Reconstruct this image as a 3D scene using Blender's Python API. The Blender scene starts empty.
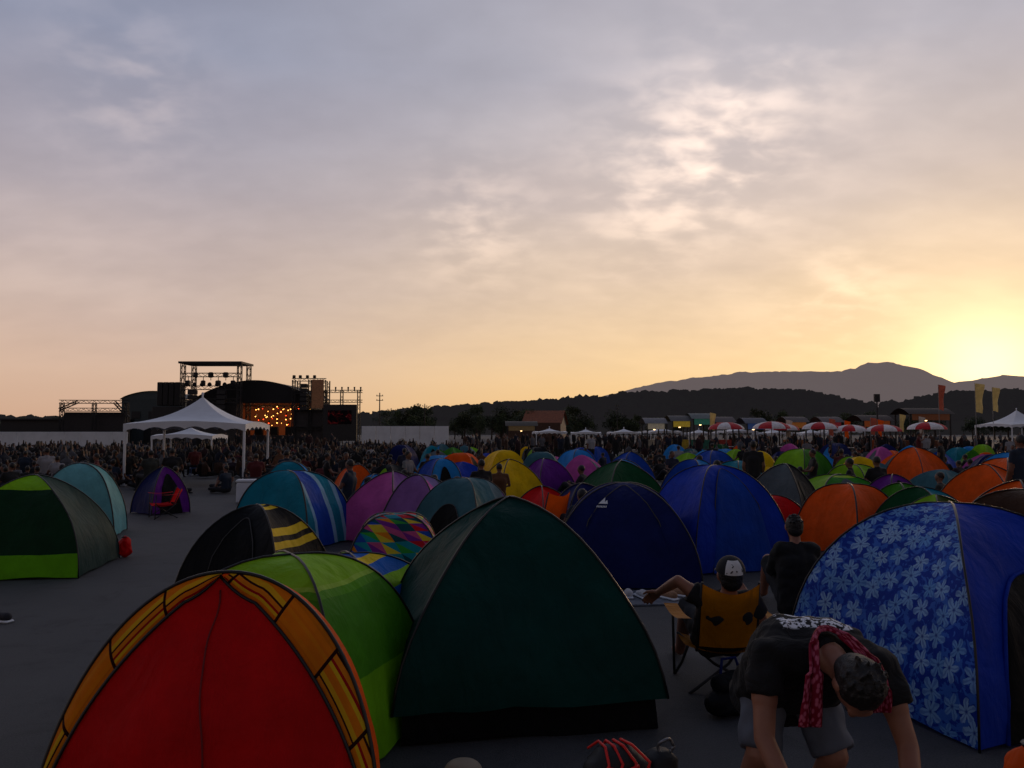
import bpy, math, random
import numpy as np
from mathutils import Vector, Matrix, noise
R = random.Random(11)
S = bpy.context.scene
COL = S.collection
V = Vector
pi = math.pi

# ------------------------------------------------------------ materials
def c(r, g, b):
    f = lambda v: (v/255/12.92) if v/255 <= 0.04045 else ((v/255+0.055)/1.055)**2.4
    return (f(r), f(g), f(b), 1.0)

class NT:
    def __init__(s, tree):
        s.t = tree
    def n(s, typ, **kw):
        nd = s.t.nodes.new(typ)
        for k, v in kw.items():
            setattr(nd, k, v)
        return nd
    def put(s, sock, v):
        if v is None: return
        if isinstance(v, bpy.types.NodeSocket): s.t.links.new(v, sock)
        else: sock.default_value = v
    def m(s, op, a, b=None, cc=None, clamp=False):
        nd = s.n('ShaderNodeMath', operation=op); nd.use_clamp = clamp
        s.put(nd.inputs[0], a); s.put(nd.inputs[1], b); s.put(nd.inputs[2], cc)
        return nd.outputs[0]
    def vm(s, op, a, b=None, sc=None, out=0):
        nd = s.n('ShaderNodeVectorMath', operation=op)
        s.put(nd.inputs[0], a); s.put(nd.inputs[1], b)
        if sc is not None: s.put(nd.inputs['Scale'], sc)
        return nd.outputs[out]
    def mix(s, f, a, b, blend='MIX'):
        nd = s.n('ShaderNodeMix', data_type='RGBA', blend_type=blend)
        s.put(nd.inputs[0], f); s.put(nd.inputs[6], a); s.put(nd.inputs[7], b)
        return nd.outputs[2]
    def noise(s, vec, scale, detail=4, rough=0.55, dist=0.0, dim='3D'):
        nd = s.n('ShaderNodeTexNoise', noise_dimensions=dim)
        s.put(nd.inputs['Vector'], vec)
        nd.inputs['Scale'].default_value = scale; nd.inputs['Detail'].default_value = detail
        nd.inputs['Roughness'].default_value = rough; nd.inputs['Distortion'].default_value = dist
        return nd.outputs['Fac']
    def ramp(s, f, stops, interp='LINEAR'):
        nd = s.n('ShaderNodeValToRGB'); cr = nd.color_ramp; cr.interpolation = interp
        while len(cr.elements) < len(stops): cr.elements.new(0.5)
        for e, (p, col) in zip(cr.elements, stops):
            e.position = p; e.color = col
        s.put(nd.inputs[0], f)
        return nd.outputs[0]
    def mr(s, v, a, b, x=0.0, y=1.0, smooth=True):
        nd = s.n('ShaderNodeMapRange', interpolation_type='SMOOTHSTEP' if smooth else 'LINEAR')
        s.put(nd.inputs[0], v)
        for i, q in enumerate((a, b, x, y)): nd.inputs[i+1].default_value = q
        return nd.outputs[0]

def newmat(name):
    m = bpy.data.materials.new(name); m.use_nodes = True
    m.node_tree.nodes.clear()
    t = NT(m.node_tree); out = t.n('ShaderNodeOutputMaterial')
    return m, t, out

def simple(name, col, rough=0.7, metal=0.0, var=0.25, scale=6.0, emit=None, es=0.0, bump=0.0):
    m, t, out = newmat(name)
    tc = t.n('ShaderNodeTexCoord')
    nz = t.noise(tc.outputs['Object'], scale, 5)
    lo = tuple(x*(1-var) for x in col[:3])+(1,); hi = tuple(min(1, x*(1+var)) for x in col[:3])+(1,)
    cc = t.ramp(nz, [(0.3, lo), (0.7, hi)])
    p = t.n('ShaderNodeBsdfPrincipled'); t.put(p.inputs['Base Color'], cc)
    p.inputs['Roughness'].default_value = rough; p.inputs['Metallic'].default_value = metal
    if emit:
        p.inputs['Emission Color'].default_value = emit; p.inputs['Emission Strength'].default_value = es
    if bump:
        b = t.n('ShaderNodeBump'); b.inputs['Strength'].default_value = bump; b.inputs['Distance'].default_value = 0.02
        t.put(b.inputs['Height'], nz); t.put(p.inputs['Normal'], b.outputs[0])
    t.put(out.inputs[0], p.outputs[0])
    return m

def fabric_nodes(t, out, colsock, trans=0.2, rough=0.6, wr=0.5):
    tc = t.n('ShaderNodeTexCoord')
    st = t.vm('MULTIPLY', tc.outputs['Object'], (2.2, 2.2, 1.0))
    n1 = t.noise(st, 2.6, 4, 0.5, 0.8)
    n2 = t.noise(tc.outputs['Object'], 11.0, 3, 0.5, 0.4)
    h = t.m('ADD', n1, t.m('MULTIPLY', n2, 0.25))
    b = t.n('ShaderNodeBump'); b.inputs['Strength'].default_value = wr; b.inputs['Distance'].default_value = 0.06
    t.put(b.inputs['Height'], h)
    dirt = t.mr(t.noise(tc.outputs['Object'], 3.0, 6, 0.6), 0.3, 0.75, 0.78, 1.08)
    cc = t.vm('SCALE', colsock, sc=dirt)
    p = t.n('ShaderNodeBsdfPrincipled'); t.put(p.inputs['Base Color'], cc)
    p.inputs['Roughness'].default_value = rough
    p.inputs['Specular IOR Level'].default_value = 0.12
    t.put(p.inputs['Normal'], b.outputs[0])
    tr = t.n('ShaderNodeBsdfTranslucent'); t.put(tr.inputs[0], cc); t.put(tr.inputs['Normal'], b.outputs[0])
    mx = t.n('ShaderNodeMixShader'); mx.inputs[0].default_value = trans
    t.put(mx.inputs[1], p.outputs[0]); t.put(mx.inputs[2], tr.outputs[0])
    t.put(out.inputs[0], mx.outputs[0])

PAL = dict(
    red=c(228,18,24), green=c(64,140,28), lime=c(140,200,30), darkgreen=c(10,66,60), forest=c(16,84,44), blue=c(24,76,185),
    royal=c(22,64,190), navy=c(24,36,100), sky=c(45,150,230), teal=c(20,140,165), paleteal=c(120,190,195),
    purple=c(115,36,150), pink=c(215,95,180), lilac=c(160,110,185), grey=c(100,112,118), orange=c(255,100,18), yellow=c(255,208,10),
    black=c(20,22,26), white=c(215,218,222), brown=c(74,50,34), mesh=c(12,13,16), olive=c(74,90,26), slate=c(70,118,130), mustard=c(190,120,16),
    palered=c(190,100,80), paleyellow=c(225,200,130), palewhite=c(200,190,180), bottle=c(18,60,40), greygreen=c(58,82,76))
_fab = {}
def fab(key):
    if not isinstance(key, str): return key
    if key not in _fab:
        m, t, out = newmat('fabric_'+key)
        rgb = t.n('ShaderNodeRGB'); rgb.outputs[0].default_value = PAL[key]
        fabric_nodes(t, out, rgb.outputs[0], trans=0.05 if key in ('black','mesh') else 0.25)
        _fab[key] = m
    return _fab[key]

def uvxy(t):
    tc = t.n('ShaderNodeTexCoord'); sp = t.n('ShaderNodeSeparateXYZ')
    t.put(sp.inputs[0], tc.outputs['UV']); return tc.outputs['UV'], sp.outputs[0], sp.outputs[1]

def stripes(name, stops, freq, axis=0, off=0.0):
    m, t, out = newmat(name)
    uv, u, v = uvxy(t)
    s = u if axis == 0 else v
    f = t.m('FRACT', t.m('ADD', t.m('MULTIPLY', s, freq), off))
    fabric_nodes(t, out, t.ramp(f, stops, 'CONSTANT'))
    return m

def sunset_band():
    m, t, out = newmat('fabric_sunset_bars')
    uv, u, v = uvxy(t)      # u across the band in metres, v along the arch in metres
    blk = t.m('MULTIPLY', v, 3.0); fl = t.m('FLOOR', blk); fr = t.m('FRACT', blk)
    wn = t.n('ShaderNodeTexWhiteNoise', noise_dimensions='1D'); t.put(wn.inputs['W'], fl)
    s = t.m('FRACT', t.m('ADD', t.m('MULTIPLY', u, 9.0), t.m('MULTIPLY', wn.outputs[0], .6)))
    col = t.ramp(s, [(0, c(255,150,20)), (0.30, c(255,220,40)), (0.44, c(190,24,22)), (0.54, c(255,160,30)), (0.72, c(60,18,18)), (0.80, c(255,210,40))], 'CONSTANT')
    plain = t.m('GREATER_THAN', wn.outputs[0], .80)
    col = t.mix(t.m('MULTIPLY', plain, .9), col, c(255,150,20))
    bar = t.m('LESS_THAN', fr, .05)
    col = t.mix(bar, col, c(50,16,18))
    fabric_nodes(t, out, col, wr=.25, trans=.35)
    return m

def floral():
    m, t, out = newmat('fabric_blue_floral')
    uv, u, v = uvxy(t)
    uvs = t.vm('SCALE', uv, sc=7.4)
    vo = t.n('ShaderNodeTexVoronoi', voronoi_dimensions='2D'); vo.inputs['Scale'].default_value = 1.0
    vo.inputs['Randomness'].default_value = 0.7
    t.put(vo.inputs['Vector'], uvs)
    loc = t.vm('SUBTRACT', uvs, vo.outputs['Position'])
    sp = t.n('ShaderNodeSeparateXYZ'); t.put(sp.inputs[0], loc)
    sc = t.n('ShaderNodeSeparateColor'); t.put(sc.inputs[0], vo.outputs['Color'])
    r = t.m('SQRT', t.m('ADD', t.m('MULTIPLY', sp.outputs[0], sp.outputs[0]), t.m('MULTIPLY', sp.outputs[1], sp.outputs[1])))
    th = t.m('ADD', t.m('ARCTAN2', sp.outputs[1], sp.outputs[0]), t.m('MULTIPLY', sc.outputs[0], 6.28))
    th = t.m('ADD', th, t.m('MULTIPLY', t.m('SUBTRACT', t.noise(uvs, 2.2, 3, .6), .5), 1.1))
    pet = t.m('ABSOLUTE', t.m('COSINE', t.m('MULTIPLY', th, 2.5)))
    lim = t.m('MULTIPLY', t.m('ADD', 0.26, t.m('MULTIPLY', pet, 0.74)), t.m('ADD', 0.44, t.m('MULTIPLY', sc.outputs[1], 0.20)))
    mask = t.mr(t.m('SUBTRACT', lim, r), -0.01, 0.04)
    vein = t.mr(pet, 0.90, 0.99, 0.0, 0.55)
    fl = t.mix(sc.outputs[2], c(110,170,235), c(165,205,245))
    fl = t.mix(vein, fl, c(60,105,200))
    fl = t.mix(t.mr(r, 0.0, 0.13, 1.0, 0.0), fl, c(30,60,160))
    leafn = t.mr(t.noise(uv, 15, 3, 0.5, 1.6), 0.50, 0.54)
    bg = t.mix(leafn, c(26,64,175), c(64,116,215))
    fabric_nodes(t, out, t.mix(mask, bg, fl), trans=0.25, wr=0.3)
    return m

def triangles():
    m, t, out = newmat('fabric_harlequin')
    uv, u, v = uvxy(t)
    b = t.m('MULTIPLY', v, 8.5); a = t.m('MULTIPLY', u, 8.0)
    a = t.m('ADD', a, t.m('MULTIPLY', b, 0.5))
    fa, fb = t.m('FLOOR', a), t.m('FLOOR', b)
    tri = t.m('GREATER_THAN', t.m('ADD', t.m('FRACT', a), t.m('FRACT', b)), 1.0)
    cb = t.n('ShaderNodeCombineXYZ'); t.put(cb.inputs[0], fa); t.put(cb.inputs[1], fb); t.put(cb.inputs[2], tri)
    wn = t.n('ShaderNodeTexWhiteNoise', noise_dimensions='3D'); t.put(wn.inputs[0], cb.outputs[0])
    cl = [c(230,30,50), c(255,150,30), c(30,160,180), c(60,180,70), c(140,50,160), c(250,220,60), c(40,90,200), c(220,90,150), c(25,90,100)]
    rp = t.ramp(wn.outputs[0], [(i/9, q) for i, q in enumerate(cl)], 'CONSTANT')
    fabric_nodes(t, out, rp, wr=0.2, trans=.3)
    return m

M_pole = simple('black_fibreglass', c(18,18,20), 0.4)
M_steel = simple('dull_steel', c(120,122,126), 0.4, 0.8)
M_dark = simple('dark_metal', c(34,33,36), 0.6)
M_white = simple('white_vinyl', c(226,230,236), 0.6, var=0.06, scale=2)
M_wall = simple('painted_white_panel', c(225,229,234), 0.7, var=0.1, scale=1)
M_zip = simple('zip_tape', c(60,60,62))

# ------------------------------------------------------------ geometry helper
class G:
    def __init__(s): s.v = []; s.f = []; s.m = []
    def add(s, vs, fs, mi=0):
        o = len(s.v); s.v += [tuple(p) for p in vs]; s.f += [tuple(i+o for i in f) for f in fs]; s.m += [mi]*len(fs)
    def box(s, ctr, size, mi=0, rz=0.0, bev=0.0):
        x, y, z = [q/2 for q in size]; b = min(bev, x*.9, y*.9, z*.9)
        if b <= 0:
            vs = [V((i*x, j*y, k*z)) for i in (-1,1) for j in (-1,1) for k in (-1,1)]
            fs = [(0,1,3,2),(4,6,7,5),(0,4,5,1),(2,3,7,6),(0,2,6,4),(1,5,7,3)]
        else:
            rings = []
            for zz, ins in ((-z, b), (-z+b, 0), (z-b, 0), (z, b)):
                X, Y = x-ins, y-ins
                q = b*0.6
                rings.append([V(p) for p in ((-X,-Y+q,zz),(-X+q,-Y,zz),(X-q,-Y,zz),(X,-Y+q,zz),(X,Y-q,zz),(X-q,Y,zz),(-X+q,Y,zz),(-X,Y-q,zz))])
            vs = [p for r in rings for p in r]; fs = [tuple(reversed(range(8))), tuple(range(24, 32))]
            for r in range(3):
                for i in range(8): fs.append((r*8+i, r*8+(i+1)%8, r*8+8+(i+1)%8, r*8+8+i))
        rm = Matrix.Rotation(rz, 3, 'Z'); ct = V(ctr)
        s.add([rm@p+ct for p in vs], fs, mi)
    def cyl(s, p0, p1, r0, r1=None, n=8, mi=0, cap=True):
        p0, p1 = V(p0), V(p1); r1 = r0 if r1 is None else r1
        d = (p1-p0)
        if d.length < 1e-6: return
        d.normalize(); a = d.orthogonal().normalized(); b = d.cross(a)
        vs = []
        for p, r in ((p0, r0), (p1, r1)):
            for i in range(n):
                an = 2*pi*i/n; vs.append(p+(a*math.cos(an)+b*math.sin(an))*r)
        fs = [(i, (i+1)%n, n+(i+1)%n, n+i) for i in range(n)]
        if cap: fs += [tuple(reversed(range(n))), tuple(range(n, 2*n))]
        s.add(vs, fs, mi)
    def tube(s, pts, r, n=6, mi=0):
        pts = [V(p) for p in pts]; vs = []; fs = []
        a = None
        for i, p in enumerate(pts):
            d = (pts[min(i+1, len(pts)-1)]-pts[max(i-1, 0)]).normalized()
            if a is None: a = d.orthogonal().normalized()
            else:
                a = (a-d*a.dot(d))
                a = a.normalized() if a.length > 1e-6 else d.orthogonal().normalized()
            b = d.cross(a); rr = r[i] if isinstance(r, (list, tuple)) else r
            for k in range(n):
                an = 2*pi*k/n; vs.append(p+(a*math.cos(an)+b*math.sin(an))*rr)
        for i in range(len(pts)-1):
            for k in range(n): fs.append((i*n+k, i*n+(k+1)%n, (i+1)*n+(k+1)%n, (i+1)*n+k))
        fs += [tuple(reversed(range(n))), tuple(range((len(pts)-1)*n, len(pts)*n))]
        s.add(vs, fs, mi)
    def ell(s, ctr, rad, mi=0, rot=None, n=12, m=8):
        ct = V(ctr); vs = [V((0, 0, -1))]; fs = []
        for j in range(1, m):
            ph = -pi/2+pi*j/m
            for i in range(n): vs.append(V((math.cos(ph)*math.cos(2*pi*i/n), math.cos(ph)*math.sin(2*pi*i/n), math.sin(ph))))
        vs.append(V((0, 0, 1)))
        for i in range(n): fs.append((0, 1+(i+1)%n, 1+i))
        for j in range(m-2):
            for i in range(n): fs.append((1+j*n+i, 1+j*n+(i+1)%n, 1+(j+1)*n+(i+1)%n, 1+(j+1)*n+i))
        for i in range(n): fs.append((1+(m-2)*n+i, 1+(m-2)*n+(i+1)%n, len(vs)-1))
        out = []
        for p in vs:
            q = V((p.x*rad[0], p.y*rad[1], p.z*rad[2]))
            if rot is not None: q = rot@q
            out.append(q+ct)
        s.add(out, fs, mi)
    def truss(s, p0, p1, w=0.35, r=0.035, mi=0, seg=None):
        p0, p1 = V(p0), V(p1); d = p1-p0; L = d.length; d.normalize()
        up = V((0, 0, 1)) if abs(d.z) < 0.9 else V((0, 1, 0))
        a = d.cross(up).normalized()*w/2; b = d.cross(a).normalized()*w/2
        cs = [a+b, a-b, -a-b, -a+b]
        for q in cs: s.cyl(p0+q, p1+q, r, n=4, mi=mi)
        k = seg or max(2, int(L/(w*1.6)))
        for i in range(k):
            for j in range(4):
                q0, q1 = cs[j], cs[(j+1) % 4]
                if i % 2: q0, q1 = q1, q0
                s.cyl(p0+d*L*i/k+q0, p0+d*L*(i+1)/k+q1, r*0.6, n=4, mi=mi, cap=False)
    def build(s, name, mats, parent=None, smooth=False):
        me = bpy.data.meshes.new(name); me.from_pydata(s.v, [], s.f)
        for q in (mats if isinstance(mats, (list, tuple)) else [mats]): me.materials.append(q)
        me.polygons.foreach_set('material_index', s.m)
        if smooth: me.polygons.foreach_set('use_smooth', [True]*len(s.f))
        me.update()
        return obj(name, me, parent)

def obj(name, data, parent=None):
    o = bpy.data.objects.new(name, data); COL.objects.link(o)
    if parent: o.parent = parent
    return o
def tag(o, label, cat, group=None):
    o['label'] = label; o['category'] = cat
    if group: o['group'] = group
    return o
def empty(name, loc=(0,0,0), rz=0.0, label=None, cat=None, group=None):
    o = obj(name, None); o.empty_display_size = 0.2; o.location = loc; o.rotation_euler = (0, 0, rz)
    if label: tag(o, label, cat, group)
    return o
def structure(o): o['kind'] = 'structure'; return o
def dup(root, loc, rz=0.0, sc=1.0, label=None):
    n = root.copy(); COL.objects.link(n); n.location = loc; n.rotation_euler = (0, 0, rz); n.scale = (sc, sc, sc)
    if label: n['label'] = label
    for ch in root.children:
        k = ch.copy(); COL.objects.link(k); k.parent = n
        for g2 in ch.children:
            k2 = g2.copy(); COL.objects.link(k2); k2.parent = k
    return n

def surf(name, fn, nu, nv, mats, parent=None, mi=None, uv=None, smooth=True):
    vs = []; uvs = []; fs = []; ms = []
    for j in range(nv+1):
        for i in range(nu+1):
            vs.append(tuple(fn(i/nu, j/nv)))
            uvs.append(uv(i/nu, j/nv) if uv else (i/nu, j/nv))
    for j in range(nv):
        for i in range(nu):
            a = j*(nu+1)+i; fs.append((a, a+1, a+nu+2, a+nu+1)); ms.append(mi((i+.5)/nu, (j+.5)/nv) if mi else 0)
    me = bpy.data.meshes.new(name); me.from_pydata(vs, [], fs)
    for q in (mats if isinstance(mats, (list, tuple)) else [mats]): me.materials.append(q)
    me.polygons.foreach_set('material_index', ms)
    if smooth: me.polygons.foreach_set('use_smooth', [True]*len(fs))
    ul = me.uv_layers.new(name='UVMap')
    li = np.empty(len(me.loops), dtype=np.int32); me.loops.foreach_get('vertex_index', li)
    ul.data.foreach_set('uv', np.array(uvs, dtype=np.float32)[li].ravel())
    me.update()
    return obj(name, me, parent)

# ------------------------------------------------------------ tents
TENTS = []
def tent(x, y, rot, W, H, cols, label, L=None, a=1.0, b=1.0, gap=0.0, door=None, doorcol='mesh', dw=0.27, dh=0.72,
         hi=False, pole=True, peak=(0, 0), inner=False, wr=0.014, sag=0.05, polemat=None):
    L = L or W
    TENTS.append((x, y, max(W, L)*0.62))
    root = empty('dome_tent', (x, y, 0), rot, label, 'tent')
    nu, nv = (14, 24) if hi else (7, 9)
    cs = [V((-W/2, -L/2, 0)), V((W/2, -L/2, 0)), V((W/2, L/2, 0)), V((-W/2, L/2, 0))]
    off = V((peak[0], peak[1], 0))
    seed = V((x*3.1, y*1.7, 0))
    def pt(k, s, v, o=0.0):
        r = max(0.0, math.cos(v*pi/2))**a; z = H*math.sin(v*pi/2)**b
        p = cs[k % 4].lerp(cs[(k+1) % 4], s)*r + off*(1-r)
        bul = math.sin(pi*s)
        nrm = (cs[k % 4]+cs[(k+1) % 4]).normalized()
        p = p - nrm*(sag*bul*math.sin(pi*min(1, v*1.05))*0.9) + nrm*o
        p.z = z - sag*0.5*bul*math.sin(pi*v) + o*0.6*v
        w = noise.noise_vector((p+seed)*3.2)*wr*min(1, 4*bul)
        w += noise.noise_vector((p+seed)*9)*wr*0.4*min(1, 4*bul)
        w += noise.noise_vector((p+seed)*1.1)*wr*1.6*math.sin(pi*v)
        return p+w
    vlo = gap
    vs = []; fs = []; ms = []; uvs = []
    for k in range(4):
        wd = W if k % 2 == 0 else L; base = len(vs)
        for j in range(nv+1):
            v = vlo+(1-vlo)*j/nv
            for i in range(nu+1):
                s = i/nu; p = pt(k, s, v)
                if j == 0 and gap == 0: p.z = 0.012+0.02*abs(math.sin(s*7))*(1 if 0 < i < nu else 0)
                vs.append(tuple(p)); uvs.append(((s-.5)*max(0.0, math.cos(v*pi/2))**a*wd, v*H*1.25))
        for j in range(nv):
            for i in range(nu):
                q = base+j*(nu+1)+i; fs.append((q, q+1, q+nu+2, q+nu+1)); ms.append(k)
    me = bpy.data.meshes.new('canopy'); me.from_pydata(vs, [], fs)
    for q in cols: me.materials.append(fab(q))
    me.polygons.foreach_set('material_index', ms); me.polygons.foreach_set('use_smooth', [True]*len(fs))
    ul = me.uv_layers.new(name='UVMap')
    li = np.empty(len(me.loops), dtype=np.int32); me.loops.foreach_get('vertex_index', li)
    ul.data.foreach_set('uv', np.array(uvs, dtype=np.float32)[li].ravel()); me.update()
    obj('canopy', me, root)
    if pole:
        rr = 0.008 if hi else 0.012
        for k in (0, 1):
            pts = [pt(k, 0, vlo+(1-vlo)*t/14, 0.0)*1.004 for t in range(14)]
            pts += [pt(k, 0, 1.0)] + [pt(k+2, 0, vlo+(1-vlo)*t/14, 0.0)*1.004 for t in reversed(range(14))]
            g = G(); g.tube(pts, rr, 6); g.build('pole', polemat or M_pole, root, True)
    if door is not None:
        def dfn(u, v):
            s = 0.5+(u-.5)*2*dw; vt = dh*math.sqrt(max(0.0, 1-(abs(u-.5)*2)**2.4))
            return pt(door, s, 0.01+vt*v, 0.012)
        d = surf('door', dfn, 12, 8, fab(doorcol), root)
        if hi:
            g = G(); pts = [dfn(i/16, 1.0) for i in range(17)]; g.tube(pts, 0.006, 5)
            g.build('zip', M_zip, d, True)
    if inner:
        def ifn(u, v):
            k = int(min(3.999, u*4)); s = u*4-k
            p = pt(k, s, v*0.9); return V((p.x*0.93, p.y*0.93, p.z*0.93+0.005))
        surf('inner_tent', ifn, 32, 10, fab('mesh'), root)
    return root, pt

def red_tent():
    root = empty('dome_tent', (-1.30, 3.38, 0), -0.04, 'red fronted pop up tent with orange and yellow barred arch', 'tent')
    TENTS.append((-1.2, 3.7, .9))
    Wd, Ht = 0.745, 1.10
    lean = 0.26
    def outer(q):
        cz = max(0.0, math.cos(q*pi/2))
        return V((Wd*math.copysign(abs(math.sin(q*pi/2))**.98, q), lean*cz, Ht*cz**1.0+0.01))
    def inner(q):
        a = abs(q); z = 1.085*(1-a)**0.97+0.01
        x = Wd*.985*a**0.93
        p = V((math.copysign(x, q)-0.05*(1-a)**.7, lean*z, z))
        o = outer(q); k = .38+.22*a
        p = p.lerp(o, k*min(1, a*6))
        p.y -= 0.03*math.sin(pi*a)
        return p
    st = sunset_band()
    for sgn in (-1, 1):
        def bf(u, v):
            q = sgn*(0.01+0.99*v); p = inner(q).lerp(outer(q), u)
            p.y -= 0.02*math.sin(pi*u); return p
        surf('striped_panel', bf, 8, 40, st, root, uv=lambda u, v: (u*(inner(sgn*(.01+.99*v))-outer(sgn*(.01+.99*v))).length, 1.45*v+(.3 if sgn > 0 else 0)))
    def rf(u, v):
        q = 1-v; l, r = inner(-q), inner(q); p = l.lerp(r, u)
        p.y -= 0.10*math.sin(pi*u)*math.sin(pi*min(1, v+0.25))
        return p+noise.noise_vector(p*4)*0.018*min(1, 5*math.sin(pi*u))
    dr = surf('door', rf, 24, 24, fab('red'), root)
    g = G(); g.tube([rf(.5+.03*math.sin(i*.3), i/24*.93)+V((0, -.006, 0)) for i in range(25)], .004, 5); g.build('zip', simple('red_zip', c(120,10,14)), dr, True)
    for sg in (-1, 1):
        g = G(); g.tube([inner(sg*i/30)+V((0, -.008, 0)) for i in range(31)], 0.008, 6); g.build('pole', M_pole, root, True)
    g = G(); g.tube([outer(-1+2*i/50)*1.004 for i in range(51)], 0.009, 6); g.build('pole', M_pole, root, True)
    def gf(u, v):
        q = -1+2*u; s = max(0.0, math.cos(v*pi/2)); o = outer(q)
        sh = math.sin(v*pi/2)
        p = V((o.x*s**.6+0.02*sh, o.y*s+.50*sh+0.002, (o.z-.01)*s**0.8+.01))
        return p+noise.noise_vector(p*3.5)*0.012*min(1, 6*v)
    surf('canopy', gf, 48, 18, fab('orange'), root)
red_tent()

blueyel = stripes('fabric_blue_yellow_stripes', [(0, c(30,110,210)), (0.2, c(255,220,40)), (0.34, c(30,110,210)), (0.5, c(140,205,235)), (0.62, c(30,110,210)), (0.84, c(150,210,40))], 1.3, 1, 0.1)
blackyel = stripes('fabric_black_yellow', [(0, c(18,18,20)), (0.35, c(250,212,40)), (0.5, c(18,18,20)), (0.62, c(250,212,40)), (0.8, c(30,30,32))], 2.0, 1, 0.2)
bluewhite = stripes('fabric_blue_pale_bands', [(0, c(26,80,190)), (0.30, c(160,205,230)), (0.42, c(30,140,165)), (0.66, c(160,205,230)), (0.76, c(26,80,190))], 1.3, 0, 0.2)
limeband = stripes('fabric_lime_bands', [(0, c(60,150,40)), (0.4, c(180,220,50)), (0.55, c(30,100,40)), (0.8, c(180,220,50))], 1.5, 1, 0.0)
limehem = stripes('fabric_green_lime_hem', [(0, c(110,190,20)), (0.13, c(20,62,34)), (0.55, c(150,215,30))], .56, 1, 0.0)
limelay = stripes('fabric_lime_layers', [(0, c(120,190,24)), (0.30, c(76,150,26)), (0.64, c(96,170,28)), (0.68, c(170,215,70)), (0.71, c(150,208,32))], .78, 1, 0.0)
lilacband = stripes('fabric_lilac_bands', [(0, c(215,95,185)), (0.25, c(150,130,190)), (0.5, c(95,105,120)), (0.75, c(190,130,195))], 1.4, 0, 0.3)
tealband = stripes('fabric_teal_grey_bands', [(0, c(70,120,130)), (0.3, c(120,145,150)), (0.5, c(160,115,180)), (0.62, c(40,105,115))], 1.1, 0, 0.1)

tent(-1.27, 4.58, -0.25, 1.26, 1.05, [limelay, limelay, 'green', limelay], 'lime green pop up tent with layered panels', hi=True, a=.8, sag=.02)
tent(-1.22, 6.0, -0.35, 1.15, 0.84, ['blue', blueyel, 'green', 'lime'], 'low blue tent with yellow and pale blue striped side', hi=True, a=.85)
tent(-2.52, 7.9, -0.25, 1.12, 1.03, ['black', blackyel, 'black', 'black'], 'black tent with yellow stripes on one side', hi=True, door=0)
tent(-0.02, 5.42, 0.18, 1.62, 1.31, ['darkgreen']*4, 'large dark green dome tent with raised rain fly', L=1.72, a=1.38, b=1.0, gap=0.09, hi=True, inner=True, wr=0.028, sag=0.03)
tent(-1.09, 7.45, 0.12, .95, .99, [triangles()]*4, 'small tent in multicoloured triangle patchwork fabric', hi=True, a=.62, sag=.0, wr=.006)
nroot, npt = tent(1.36, 9.75, -0.12, 1.7, 1.13, ['navy', 'navy', 'blue', 'navy'], 'navy blue dome tent with small white emblem', hi=True, door=0, doorcol='navy', dw=0.36, dh=0.86)
g = G()
def lg(s, v): return npt(0, s, v, 0.022)
g.add([lg(.22,.60), lg(.29,.60), lg(.26,.665)], [(0,1,2)]); g.add([lg(.27,.60), lg(.325,.60), lg(.30,.64)], [(0,1,2)])
for i in range(7): g.add([lg(.215+.016*i,.565), lg(.225+.016*i,.565), lg(.225+.016*i,.582), lg(.215+.016*i,.582)], [(0,1,2,3)])
g.build('emblem', M_wall, nroot)
tent(2.70, 10.6, 0.30, 1.38, 1.31, ['royal', 'blue', 'blue', 'royal'], 'tall royal blue dome tent with plain sides', hi=True, door=0, doorcol='blue', dw=0.33, dh=0.85, a=.85)
rt, fpt = tent(3.0, 5.42, 0.34, 1.50, 1.27, ['royal', 'royal', 'blue', floral()], 'blue tent with pale flower print side and open doorway', L=1.58, hi=True, a=0.9)
def fo(u, v):
    s = 0.53+(u-.5)*0.80; vt = 0.50*math.sqrt(max(0.0, 1-(abs(u-.5)*2)**3))
    return fpt(0, s, 0.01+vt*v, 0.012)
surf('doorway', fo, 14, 10, fab('mesh'), rt)  # dark sheet on the panel stands in for shade inside the tent
g = G(); g.tube([fo(i/20, 1.0) for i in range(21)], 0.012, 6); g.build('rolled_flap', fab('royal'), rt, True)

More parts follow.
